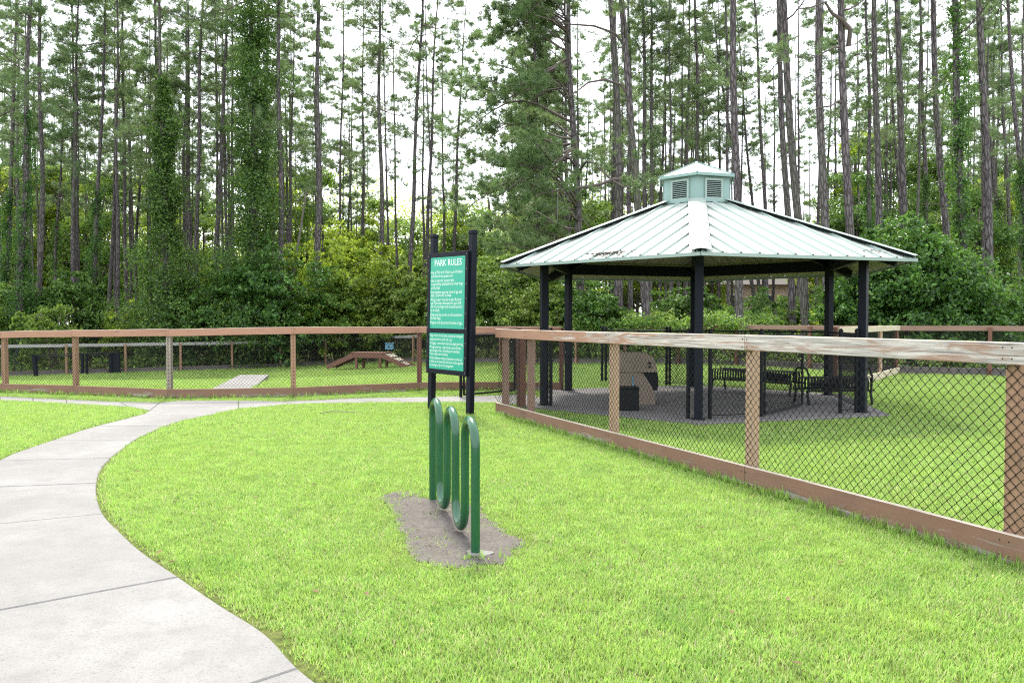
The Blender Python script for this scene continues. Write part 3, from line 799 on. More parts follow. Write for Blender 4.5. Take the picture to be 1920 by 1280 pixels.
for k in range(6):                     # roof faces, one part per sheet
    v0, v1 = gz(RE, k), gz(RE, k+1); u = (v1-v0).normalized(); W = (v1-v0).length; c = (v0+v1)/2
    inw = (GC-c).normalized(); ap = RE*SQ3; slope = (ZC-ZE)/((RE-RC)*SQ3)
    run = (RE-RC)*SQ3
    def P(s, t, h=0):     # s along the eave from its middle, t inward run
        q = c+u*s+inw*t; return (q.x, q.y, ZE+slope*t+h)
    def tmax(s):          # hip line: |s| = (ap-t)/ap*W/2
        return max(0.0, min(run, ap*(1-abs(s)/(W/2))-.015))
    pitch = .305; s = -W/2+.02; i = 0
    while s < W/2-.03:
        e = min(s+pitch, W/2-.02)
        us = [(s, 0), (s+.012, .032), (s+.042, .032), (s+.054, 0)]
        nmid = 1
        us += [(s+(e-s)*.5, 0), (s+(e-s)*.5+.012, .006), (s+(e-s)*.5+.024, 0), (e, 0)] if e-s > .2 else [(e, 0)]
        us = [q for q in us if q[0] <= e+1e-6]
        # break sheets at the middle so the slanted cut follows the hip
        mb = MB(); V = []; m = len(us)
        for (q, h) in us: V.append(P(q, 0, h))
        for (q, h) in us: V.append(P(q, tmax(q), h))
        for (q, h) in us: V.append(P(q, 0, -.004+h*.9))
        for (q, h) in us: V.append(P(q, tmax(q), -.004+h*.9))
        Fc = []; mi = []
        for a in range(m-1):
            Fc.append((a, a+1, m+a+1, m+a)); mi.append(0)
            Fc.append((2*m+a, 3*m+a, 3*m+a+1, 2*m+a+1)); mi.append(1)
            Fc.append((a, 2*m+a, 2*m+a+1, a+1)); mi.append(0)
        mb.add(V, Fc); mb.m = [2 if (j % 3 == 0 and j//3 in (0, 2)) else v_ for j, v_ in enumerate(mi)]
        mb.build('roof_sheet', [M['roof'], M['cream'], M['mint_pale']], gzb, og)  # rib sides in darker mint, their shading put into the colour
        s = e; i += 1
    # eave trim
    mb = MB(); a = P(-W/2, -.012, -.012); b = P(W/2, -.012, -.012); mb.bar(a, b, .02, .05); mb.build('eave_trim', M['mint_pale'], gzb, og)
    # underside eave purlin
    mb = MB(); mb.bar(P(-W/2+.25, .95, -.05), P(W/2-.25-.9*.5, .95, -.05), .05, .06); 
for k in range(6):                     # hip caps, folded
    d0 = (gz(1, k)-GC).normalized(); t_ = Vector((-d0.y, d0.x)); mb = MB(); V = []
    for r in (RE+.02, RC-.04):
        p = GC+d0*r; z = zr(r)
        drop = .15*math.tan(R(30))*0+.022
        for s_, dz in ((-.15, -drop), (0, 0), (.15, -drop)):
            V.append((p.x+t_.x*s_, p.y+t_.y*s_, z+.072+dz))
        for s_, dz in ((-.15, -drop), (0, 0), (.15, -drop)):
            V.append((p.x+t_.x*s_, p.y+t_.y*s_, z+.068+dz))
    mb.add(V, [(0,1,7,6), (1,2,8,7), (3,9,10,4), (4,10,11,5), (0,6,9,3), (2,5,11,8), (0,3,4,1), (1,4,5,2), (6,7,10,9), (7,8,11,10)]); mb.fixn = True
    mb.build('hip_cap', M['cap'], gzb, og)
    cl = MB(); a = GC+d0*(RC-.02); b = GC+d0*(RE-.03); cl.bar((a.x, a.y, zr(RC-.02)+.028), (b.x, b.y, zr(RE-.03)+.028), .16, .05); cl.build('ridge_closure', M['dark'], gzb, og)
    sb = MB()
    for q in np.arange(RC+.1, RE, .2):
        for s_ in (-.13, .13):
            p = GC+d0*q+t_*s_; sb.box(p.x-.008, p.x+.008, p.y-.008, p.y+.008, zr(q)+.053, zr(q)+.059)
    o = sb.build('roof_screws', M['screw'], gzb, og); o['kind'] = 'stuff'
# cupola
cup = empty('cupola', (0, 0, 0)); cup.parent = gzb
RW, Z0, Z1 = .665, 3.60, 4.12
mb = MB(); wv_ = [gz(RW, k) for k in range(6)]
mb.add([(p.x, p.y, Z0) for p in wv_]+[(p.x, p.y, Z1) for p in wv_], [(i, (i+1) % 6, 6+(i+1) % 6, 6+i) for i in range(6)]); mb.fixn = True
mb.build('cupola_wall', M['mint'], cup, og)
mb = MB()
for k in range(6):
    a, b = gz(RW+.02, k), gz(RW+.02, k+1); mb.bar((a.x, a.y, Z0+.07), (b.x, b.y, Z0+.07), .03, .05)
mb.build('base_flashing', M['mint'], cup, og)
for k in range(6):
    a, b = gz(RW, k), gz(RW, k+1); c = (a+b)/2; u = (b-a).normalized(); nn = (c-GC).normalized()
    def Q(s, h, o): q = c+u*s+nn*o; return (q.x, q.y, h)
    hw, h0, h1 = .165, 3.70, 4.04
    lv = MB()
    lv.mi = 0
    for (s0, z0, s1, z1) in ((-hw, h0, hw, h0), (-hw, h1, hw, h1)): lv.bar(Q(s0-.018, z0, .016), Q(s1+.018, z1, .016), .03, .036)
    for s0 in (-hw, hw): lv.bar(Q(s0, h0+.018, .0155), Q(s0, h1-.018, .0155), .03, .036, (u.x, u.y, 0))
    fr_ = lv.build('louvre_frame', M['mint_pale'], cup, og)
    bk = MB(); bk.add([Q(-hw, h0, .004), Q(hw, h0, .004), Q(hw, h1, .004), Q(-hw, h1, .004)], [(0, 1, 2, 3)]); bk.build('louvre_shade_plate', M['dark'], cup, og)  # dark plate on the wall, painted shade for the cupola interior
    sl_ = None
    for j in range(9):
        z = h0+.036+j*(h1-h0-.07)/8; m2 = MB()
        m2.add([Q(-hw+.012, z-.009, .024), Q(hw-.012, z-.009, .024), Q(hw-.012, z+.002, .008), Q(-hw+.012, z+.002, .008),
                Q(-hw+.012, z-.013, .024), Q(hw-.012, z-.013, .024)], [(0, 1, 2, 3), (4, 5, 1, 0)])
        m2.build('louvre_slat', M['mint_pale'], cup, og)
mb = MB(); er = .755; ev = [gz(er, k) for k in range(6)]; AP = 4.46
for k in range(6):
    a, b = ev[k], ev[(k+1) % 6]
    mb.add([(a.x, a.y, 4.14), (b.x, b.y, 4.14), (GC.x, GC.y, AP)], [(0, 1, 2)])
mb.add([(p.x, p.y, 4.135) for p in ev], [tuple(range(6))[::-1]])
mb.build('cupola_roof', M['roof'], cup, og)
mb = MB()
for k in range(6):
    a, b = ev[k], ev[(k+1) % 6]; mb.bar((a.x, a.y, 4.12), (b.x, b.y, 4.12), .02, .05)
mb.build('cupola_eave', M['mint'], cup, og)
mb = MB()
for k in range(6): a = ev[k]; mb.bar((a.x, a.y, 4.15), (GC.x, GC.y, AP+.01), .035, .014)
mb.build('cupola_hips', M['mint'], cup, og)
# needles and leaves caught on the roof
def litter_on_roof(k, s0, s1, t0, t1, n, label):
    v0, v1 = gz(RE, k), gz(RE, k+1); u = (v1-v0).normalized(); c = (v0+v1)/2; inw = (GC-c).normalized(); slope = (ZC-ZE)/((RE-RC)*SQ3)
    r = np.random.default_rng(3+k); mb = MB()
    for _ in range(n):
        s = r.normal((s0+s1)/2, (s1-s0)/4); t = abs(r.normal((t0+t1)/2, (t1-t0)/4)); q = c+u*s+inw*t; z = ZE+slope*t+.012+.03*r.random()
        a = r.uniform(0, 6.28); L = r.uniform(.03, .08); dx, dy = math.cos(a)*L, math.sin(a)*L
        mb.add([(q.x, q.y, z), (q.x+dx, q.y+dy, z+.004), (q.x+dx*.5-dy*.12, q.y+dy*.5+dx*.12, z+.01)], [(0, 1, 2)])
    o = mb.build('roof_litter', M['twig']); tag(o, label, kind='stuff')
litter_on_roof(5, -.25, .65, .06, .22, 420, 'brown leaf litter on the left slope of the gazebo roof')
litter_on_roof(0, .9, 1.7, .10, .26, 60, 'few brown twigs on the right slope of the gazebo roof')

# chain link enclosure on the gazebo
def px_on(k, px, r=3.0):
    a, b = gz(r, k), gz(r, k+1); kk = (px-960)/F; d = b-a
    t = (kk*a.y-a.x)/(d.x-kk*d.y); return a+d*t
enc = empty('gazebo_mesh_panels', (GC.x, GC.y, GH), 0, 'black chain link panels and steel posts closing the sides of the gazebo', 'fence'); oe = (GC.x, GC.y, GH)
e_a = px_on(5, 1291); e_b = px_on(0, 1332); e_c = px_on(0, 1428); e_d = px_on(0, 1577); e_e = px_on(0, 1607)
e_f = px_on(2, 1129) if True else None
k_b = px_on(2, 1250)
for p in (e_a, e_b, e_c, e_d, e_e, px_on(2, 1129, 3.0), k_b, px_on(2, 1136), px_on(2, 1256), px_on(5, 1033)): steel_post(enc, oe, p, 1.31, z0=GH)
def panel(a, b, rails=True):
    chain(enc, oe, a, b, GH+.05, GH+1.24, 'mid')
    mb = MB()
    for z in (GH+1.25, GH+.05): mb.tube([(a.x, a.y, z), (b.x, b.y, z)], .017 if z > 1 else .006, 6)
    mb.build('panel_rail', M['black'], enc, oe)
panel(e_b, e_c); panel(e_d, e_e); panel(k_b, gz(3, 3)); panel(gz(2.95, 2), px_on(2, 1129)) if False else None
panel(gz(3.0, 1), gz(3.0, 2)); panel(px_on(2, 1250), gz(3.0, 2)) ; panel(px_on(2, 1129), gz(3.0, 3))
g2 = leaf_gate((e_c.x+.06, e_c.y+.02), (4.95, 13.35), GH+.05, 1.28, 'black chain link gate swung open inside the front of the gazebo', GH)

# ------------------------------------------------------------------ benches
def slat_bench(L, name, label, loops=False):
    b = empty(name, (0, 0, 0), 0, label, 'bench', 'black steel benches in the gazebo')
    mb = MB(); nS = int(L/.062)
    prof = [(-.24, .24), (-.245, .38), (-.225, .455), (-.18, .475), (0, .462), (.18, .475), (.225, .455), (.245, .38), (.24, .24)]
    for i in range(nS):
        x = -L/2+.04+i*(L-.08)/(nS-1); m1 = MB()
        V = []
        for (y, z) in prof: V += [(x-.019, y, z), (x+.019, y, z)]
        for (y, z) in prof: V += [(x-.019, y*.97, z-.006), (x+.019, y*.97, z-.006)]
        m = len(prof); Fc = []
        for j in range(m-1): Fc += [(2*j, 2*j+1, 2*j+3, 2*j+2), (2*m+2*j, 2*m+2*j+2, 2*m+2*j+3, 2*m+2*j+1), (2*j, 2*j+2, 2*m+2*j+2, 2*m+2*j), (2*j+1, 2*m+2*j+1, 2*m+2*j+3, 2*j+3)]
        m1.add(V, Fc); m1.build('seat_slat', M['black'], b)
    for y in (-.24, .24):
        m1 = MB(); m1.tube([(-L/2, y, .25), (L/2, y, .25)], .018, 8); m1.build('edge_rail', M['black'], b)
    for x in (-L/2+.03, L/2-.03):
        for y in (-.2, .2):
            m1 = MB(); m1.tube([(x, y, .24), (x, y*1.3, 0)], .022, 8); m1.build('leg', M['black'], b)
        if loops:
            m1 = MB(); m1.tube([(x, -.23, .3), (x, -.25, .5), (x, -.18, .62), (x, 0, .66), (x, .18, .62), (x, .25, .5), (x, .23, .3)], .018, 8); m1.build('armrest', M['black'], b)
    return b
b1_ = slat_bench(1.85, 'slatted_bench', 'longer black slatted backless bench at the back right side of the gazebo')
b1_.location = (5.0, 16.05, GH); b1_.rotation_euler = (0, 0, math.atan2(-1.5, 1.3))
b2_ = slat_bench(1.25, 'slatted_bench', 'shorter black bench with curved armrests near the right front of the gazebo', True)
b2_.location = (5.72, 13.95, GH); b2_.rotation_euler = (0, 0, R(8))

# drinking fountain
dfd = 13.95
def fx(px): return (px-960)*dfd/F
def fz(py): return HC+(601.5-py)*dfd/F
fo = empty('drinking_fountain', (fx(1190), dfd, GH), 0, 'sand coloured concrete drinking fountain with black bowls inside the gazebo', 'drinking fountain'); of = (fx(1190), dfd, GH)
def extr(pts, y0, y1, name, mat, c=0):
    n = len(pts); mb = MB(); mb.fixn = True
    P = [(fx(x), fz(y)) for x, y in pts]
    mb.add([(x, y0, z) for x, z in P]+[(x, y1, z) for x, z in P], [tuple(range(n)), tuple(range(n, 2*n))[::-1]]+[(i, n+i, n+(i+1) % n, (i+1) % n) for i in range(n)])
    return mb.build(name, mat, fo, of)
extr([(1148, 660), (1206, 660), (1220, 668), (1227, 682), (1229, 696), (1148, 696)], dfd-.22, dfd+.22, 'basin_block', M['fountain'])
extr([(1156, 696.5), (1202, 696.5), (1224, 732), (1226, 757), (1156, 757)], dfd-.19, dfd+.19, 'pedestal', M['fountain'])
extr([(1204, 697), (1230, 697), (1232, 712), (1230, 731), (1225, 731)], dfd-.17, dfd+.17, 'bowl', M['black'])
extr([(1154, 697), (1148, 697), (1148, 712), (1154, 725)], dfd-.17, dfd+.17, 'bowl', M['black'])
mb = MB()
for px, py in ((1214, 679), (1214, 686)): mb.tube([(fx(px), dfd-.23, fz(py)), (fx(px), dfd-.26, fz(py))], .022, 10)
mb.build('push_button', M['black'], fo, of)
mb = MB(); mb.tube([(fx(1184), dfd-.195, fz(702)), (fx(1184), dfd-.21, fz(735))], .012, 8); mb.build('drain_pipe', M['blue'], fo, of)
bx = empty('black_box', (1.93, 12.95, GH), 0, 'square black box at the foot of the sand coloured fountain', 'box')
mb = MB(); mb.cbox(-.17, .15, -.16, .16, 0, .36, .012); mb.build('box_body', M['black'], bx)
mb = MB(); mb.cbox(-.18, .16, -.17, .17, .36, .385, .008); mb.build('lid', M['black'], bx)

# ------------------------------------------------------------------ park rules sign
LP = gp(809, 768); RP = gp(881, 778)
su = (RP-LP).xy.normalized(); sn = Vector((su.y, -su.x)); lean = R(1.1)
sign = empty('park_rules_sign', (LP.x, LP.y, 0), 0, 'green park rules board between two black square posts behind the bike rack', 'sign')
sign.rotation_euler = (0, lean, 0)
sW = (RP-LP).length
SM = Matrix(((su.x, -sn.x, 0, 0), (su.y, -sn.y, 0, 0), (0, 0, 1, 0), (0, 0, 0, 1)))    # local x along the board, -y out to the viewer
for x in (0, sW):
    mb = MB(); mb.cbox(x-.051, x+.051, -.051, .051, -.02, 2.93, .006, SM)
    po = mb.build('sign_post', M['post'], sign)
    mb = MB(); mb.cbox(x-.064, x+.064, -.064, .064, 2.93, 2.965, .008, SM); mb.cbox(x-.057, x+.057, -.057, .057, 2.966, 2.99, .008, SM)
    c_ = mb.build('post_cap', M['post'], po)
x0, x1, zb, zt = -.05, sW+.0, .64, 2.66
yb = -.0515
def sbox(a, b, c, d, y0, y1, name, mat, par=sign, ch=.004): m_ = MB(); m_.cbox(a, b, y0, y1, c, d, ch, SM); return m_.build(name, mat, par)
sbox(x0+.01, x1-.01, zb+.01, zt-.01, yb-.03, yb, 'backing_board', M['post'])
fw = .075
sbox(x0, x0+fw, zb, zt, yb-.045, yb-.0305, 'frame_stile', M['post']); sbox(x1-fw, x1, zb, zt, yb-.045, yb-.0305, 'frame_stile', M['post'])
sbox(x0+fw, x1-fw, zt-fw, zt, yb-.044, yb-.0305, 'frame_rail', M['post']); sbox(x0+fw, x1-fw, zb, zb+fw, yb-.044, yb-.0305, 'frame_rail', M['post'])
zd0, zd1 = 1.325, 1.395
sbox(x0+fw, x1-fw, zd0, zd1, yb-.044, yb-.0305, 'frame_rail', M['post'])
pu = sbox(x0+fw+.003, x1-fw-.003, zd1+.003, zt-fw-.003, yb-.036, yb-.031, 'upper_panel', M['signgreen'], ch=.001)
pl_ = sbox(x0+fw+.003, x1-fw-.003, zb+fw+.003, zd0-.003, yb-.036, yb-.031, 'lower_panel', M['signgreen'], ch=.001)
def text_mesh(body, size, wx, bold=.0):
    cu = bpy.data.curves.new('t', 'FONT'); cu.body = body; cu.size = size; cu.resolution_u = 2; cu.offset = bold; cu.align_x = 'LEFT'
    o = bpy.data.objects.new('t', cu); col.objects.link(o); dg = bpy.context.evaluated_depsgraph_get(); dg.update()
    me = bpy.data.meshes.new_from_object(o.evaluated_get(dg)); bpy.data.objects.remove(o)
    vs = [(v.co.x*wx, v.co.y) for v in me.vertices]; fs = [tuple(p.vertices) for p in me.polygons]; bpy.data.meshes.remove(me)
    return vs, fs
def lettering(lines, name, par):
    mb = MB()
    for (txt, x, z, size, width, bold) in lines:
        vs, fs = text_mesh(txt, size, 1, bold)
        w_ = max(v[0] for v in vs)-min(v[0] for v in vs); k = width/w_
        mb.add([(x+v[0]*k, yb-.0372, z+v[1]) for v in vs], fs, SM)
    return mb.build(name, M['white'], par)
PW = x1-x0-2*fw; lx = x0+fw+.02
def zl(y): return zt-fw-(y-262)*(zt-fw-zd1)/(835-262)
up = [('PARK RULES', lx+.09, zl(333), .150, .72*PW*1.07, .0)]
for t, y, f_ in (('\u2022Use of Park is for District card holders', 395, .94), (' and their direct guests only.', 424, .66), ('\u2022Use at own risk, owners take', 460, .70),
                 (' responsibility and liability for their dogs', 488, .94), (' at all times.', 517, .28), ('\u2022Dog handlers must be 16yrs of age and', 553, .93), (' have a District ID on them.', 579, .62),
                 ('\u2022All park users must be at least 8 yrs of', 613, .92), (' age. Park users between the ages of 8', 641, .90), (' and 15 yrs of age must be accompanied', 669, .93), (' by an adult.', 699, .27),
                 ('\u2022Dogs must be current on all vaccinations.', 734, .96), (' No sick dogs.', 762, .31), ('\u2022Puppies must be at least 4months of age.', 797, .96)):
    up.append((t, lx-.012, zl(y), .072, (PW-.03)*f_, -.0004))
lettering(up, 'white_lettering', pu)
def zl2(y): return zd0-(y-870)*(zd0-zb-fw)/(1168-870)
lo = []
for t, y, f_ in (('\u2022Dogs must be on leash when entering and exiting park', 902, .985), ('\u2022Dogs must have on a collar with a tag', 933, .66), ('\u2022No digging - owners must repair holes dug by their dog', 965, .985),
                 ('\u2022No aggressive dogs - dogs must be removed if they', 997, .93), (' become aggressive or are barking uncontrollably', 1025, .88), ('\u2022Clean up dog waste immediately', 1053, .56),
                 ('\u2022Private obedience training and any other commercial', 1087, .95), (' activities are not permitted unless prior written approval', 1115, .985), (' has been given by on-site management', 1144, .70)):
    lo.append((t, lx-.014, zl2(y), .066, (PW-.02)*f_, -.0004))
lettering(lo, 'white_lettering', pl_)
for x in (x0+.03, x1-.03):
    for z in np.linspace(zb+.05, zt-.05, 9):
        m_ = MB(); c = SM @ Vector((x, yb-.046, z)); n3 = SM.to_3x3() @ Vector((0, -1, 0)); m_.tube([c, c+n3*.004], .008, 6); m_.build('screw', M['screw'], sign)
for x in (x0+fw+.04, x1-fw-.04):
    for z in (zd1+.04, zt-fw-.04):
        m_ = MB(); c = SM @ Vector((x, yb-.036, z)); n3 = SM.to_3x3() @ Vector((0, -1, 0)); m_.tube([c, c+n3*.004], .009, 6); m_.build('screw', M['nail'], sign)

# ------------------------------------------------------------------ bike rack
F0 = gp(891.5, 1040); B0 = gp(811.5, 938)
rk = empty('bike_rack', (F0.x, F0.y, 0), 0, 'glossy dark green wave bike rack standing in the bare dirt', 'bike rack')
dv = (B0-F0); stp = dv/5; rr = dv.length/10; uh = dv.normalized()
zt_, zb_ = .885-rr-.028, .045+rr+.028
path = []
for i in range(6):
    base = stp*(5-i)
    up_ = (i % 2 == 0)
    lo_ = -.02 if i in (0, 5) else zb_; hi_ = zt_
    zs = np.linspace(lo_, hi_, 6); zs = zs if up_ else zs[::-1]
    for z in zs: path.append(base+Vector((0, 0, z)))
    if i < 5:
        c = base-stp/2
        for a in np.linspace(0, math.pi, 13)[1:-1]:
            s = (rr*math.sin(a)) if up_ else (-rr*math.sin(a)); path.append(c+uh*rr*math.cos(a)+Vector((0, 0, (zt_ if up_ else zb_)+s)))
mb = MB(); mb.tube(path, .0302, 20); mb.build('bent_tube', M['rack'], rk, None, ang=60)
for p, nm in ((Vector((0, 0, 0)), 1),):
    mb = MB()
    poly = [(p.x+.085*math.cos(a)*(1+.25*math.sin(3*a+nm))+(.02 if nm else 0), p.y+.075*math.sin(a)*(1+.2*math.cos(2*a+nm))-.02) for a in np.linspace(0, 6.283, 14, endpoint=False)]
    mb.prism(poly, .0, .022); mb.build('concrete_footing', M['concrete'], rk)

# ------------------------------------------------------------------ agility bridge, hurdle, blue box
bp = gt(697, 691.5)
brg = empty('agility_bridge', tuple(bp), R(-14), 'brown timber dog walk with a raised deck and two ramps, beyond the left fence', 'agility bridge')
wb = M['post_red']
def bbar(a, b, wd, ht, name, mat=wb, par=brg, ru=(0, 0, 1)): m_ = MB(); m_.bar(a, b, wd, ht, ru); return m_.build(name, mat, par)
DH, DL, DW = .76, .72, .42
m_ = MB(); m_.cbox(-DL-.12, DL+.12, -DW-.03, DW+.03, DH-.035, DH, .006); m_.build('deck', M['post_red'], brg)
for y in (-DW, DW):
    bbar((-DL, y, DH-.14), (DL, y, DH-.14), .04, .20, 'side_beam')
    for s in (-1, 1):
        bbar((s*DL, y, DH-.14), (s*(DL+1.28), y, .07), .04, .20, 'ramp_side')
        bbar((s*(DL-.15), y*.9, 0), (s*(DL-.15), y*.9, DH-.22), .10, .10, 'leg', ru=(1, 0, 0))
for s, mt in ((-1, M['post_red']), (1, M['grey_rail'])):
    n = 12
    for i in range(n):
        t = (i+.5)/n; x = s*(DL+.08+1.2*t); z = DH-.03-.70*t
        d = Vector((s*1.28, 0, -.70)).normalized()*.047
        bbar((x-d.x, 0, z-d.z), (x+d.x, 0, z+d.z), 2*DW-.02, .022, 'ramp_slat', mt if s < 0 or i % 2 else M['new_rail'])
    for i in range(0, n, 3):
        t = (i+.5)/n; bbar((s*(DL+.08+1.2*t), -DW+.03, DH-.70*t), (s*(DL+.08+1.2*t), DW-.03, DH-.70*t), .03, .03, 'tread_strip', M['black'])
ha = gt(68, 707); hb_ = gt(157, 702.5); hc_ = gt(208, 700.5); hd = gt(223, 700.5)
hur = empty('agility_hurdle', tuple(ha), 0, 'black steel hurdle frame with double top rails at the far left', 'hurdle'); oh = tuple(ha)
hh = .96
def hp(p, wd, nm='upright', sh=0):
    m_ = MB(); m_.bar((p.x, p.y, p.z-.02), (p.x+sh, p.y, p.z+hh), wd, wd, (1, 0, 0)); m_.build(nm, M['post'], hur, oh)
hp(ha, .13, sh=-.08); hp(hb_+Vector((-.05, 0, 0)), .09); hp(hb_+Vector((.09, .1, 0)), .08); hp(hc_, .13); hp(hc_+Vector((.17, .1, 0)), .1); hp(hd, .10)
m_ = MB(); m_.bar(hc_+Vector((0, .02, .5)), hd+Vector((0, .02, .5)), .04, .9); m_.build('end_panel', M['post'], hur, oh)
for dz, dy in ((hh-.01, 0), (hh-.10, .12)):
    m_ = MB(); m_.tube([ha+Vector((-.05, dy, dz)), hb_+Vector((0, dy, dz)), hd+Vector((0, dy, dz))], .022, 8); m_.build('top_rail', M['post'], hur, oh)
m_ = MB(); m_.add([ha+Vector((0, 0, hh-.05)), ha+Vector((.25, 0, hh-.05)), ha+Vector((.02, 0, hh-.32)), ha+Vector((0, .02, hh-.05)), ha+Vector((.25, .02, hh-.05)), ha+Vector((.02, .02, hh-.32))], [(0, 2, 1), (3, 4, 5), (0, 1, 4, 3), (1, 2, 5, 4), (0, 3, 5, 2)]); m_.fixn = True
m_.build('gusset', M['post'], hur, oh)
bq = Vector((-6.15, 39.4, hz(-6.15, 39.4)))
bb_ = empty('bird_box', tuple(bq), 0, 'small pale blue box on a post before the far fence, above the dog walk', 'box')
m_ = MB(); m_.cbox(-.045, .045, -.045, .045, 0, .72, .006); m_.build('post', M['black'], bb_)
m_ = MB(); m_.cbox(-.21, .21, -.14, .14, .72, 1.02, .015); m_.build('box_body', M['blue'], bb_)
m_ = MB(); m_.cbox(-.24, .24, -.17, .17, 1.02, 1.05, .008); m_.build('lid', M['blue'], bb_)
m_ = MB(); m_.tube([(-.03, -.141, .86), (-.03, -.15, .86)], .045, 12); m_.build('opening', M['dark'], bb_)

# ------------------------------------------------------------------ house glimpsed behind
hs = empty('house', (27, 80, 0), 0, 'pale pink house glimpsed between trunks under the gazebo roof', 'house')
m_ = MB(); m_.box(-7, 7, 0, 9, 0, 5.2); m_.build('wall', M['housewall'], hs)
m_ = MB(); m_.fixn = True; m_.add([(-7.5, -.5, 5.2), (7.5, -.5, 5.2), (7.5, 9.5, 5.2), (-7.5, 9.5, 5.2), (-5, 4.5, 7.6), (5, 4.5, 7.6)], [(0, 1, 5, 4), (1, 2, 5), (2, 3, 4, 5), (3, 0, 4), (0, 3, 2, 1)]); m_.build('roof', M['houseroof'], hs)
for x in (-4.5, -1, 3):
    m_ = MB(); m_.box(x-.6, x+.6, -.06, -.002, 2.6, 4.2); wn = m_.build('window', M['white'], hs)
    m_ = MB(); m_.box(x-.5, x+.5, -.08, -.062, 2.7, 4.1); m_.build('pane', M['glass'], wn)

# ------------------------------------------------------------------ vegetation builders
def unit(v): return v/np.maximum(np.linalg.norm(v, axis=-1, keepdims=True), 1e-9)
def leaves_arr(P, N, size, r, fold=.18, aspect=.62):
    n = len(P); rv = unit(r.normal(size=(n, 3))); nn = unit(N*.9+rv*.9)
    u = unit(np.cross(nn, unit(r.normal(size=(n, 3))))); v = np.cross(nn, u)
    s = (size*r.uniform(.6, 1.25, n))[:, None]
    a = P-u*s*.5; c = P+u*s*.5; b = P+v*s*.5*aspect+nn*s*fold; d = P-v*s*.5*aspect+nn*s*fold
    V = np.stack([a, b, c, d], 1).reshape(-1, 3); i = np.arange(n)*4
    T = np.stack([np.stack([i, i+1, i+2], 1), np.stack([i, i+2, i+3], 1)], 1).reshape(-1, 3)
    return V, T
def cloud(lobes, n, size, seed, clump=.16, per=26, inner=.22, fold=.18):
    r = np.random.default_rng(seed); lob = np.array(lobes, float)
    wts = lob[:, 3]*lob[:, 4]; wts /= wts.sum()
    nc = max(8, n//per); k = r.choice(len(lob), nc, p=wts)
    D = unit(r.normal(size=(nc, 3))); D[:, 2] = np.where(D[:, 2] < -.35, -D[:, 2]*.6, D[:, 2]); D = unit(D)
    inn = r.random(nc) < inner
    rad = np.where(inn, r.uniform(.35, .8, nc), .72+.44*r.random(nc)**.7)
    rad *= 1+.12*np.sin(D[:, 0]*5+lob[k, 0]*3)*np.cos(D[:, 2]*6+lob[k, 1])
    C = lob[k, :3]+D*rad[:, None]*np.stack([lob[k, 3], lob[k, 3], lob[k, 4]], 1)
    m = r.integers(per//2, per*3//2, nc); idx = np.repeat(np.arange(nc), m)
    sg = (clump*np.minimum(lob[k, 3], lob[k, 4]))[idx][:, None]
    P = C[idx]+r.normal(size=(len(idx), 3))*sg*np.array([1, 1, .55])
    N = unit(D[idx]*.8+np.array([0, 0, .6])+r.normal(size=(len(idx), 3))*.3)
    P[:, 2] = np.maximum(P[:, 2], .03+.1*r.random(len(P)))
    return leaves_arr(P, N, size, r, fold)
def stem_mesh(name, paths, mat, n=6):
    mb = MB()
    for pts, rad in paths: mb.tube(pts, rad, n)
    return mb.mesh(name, mat, ang=180)

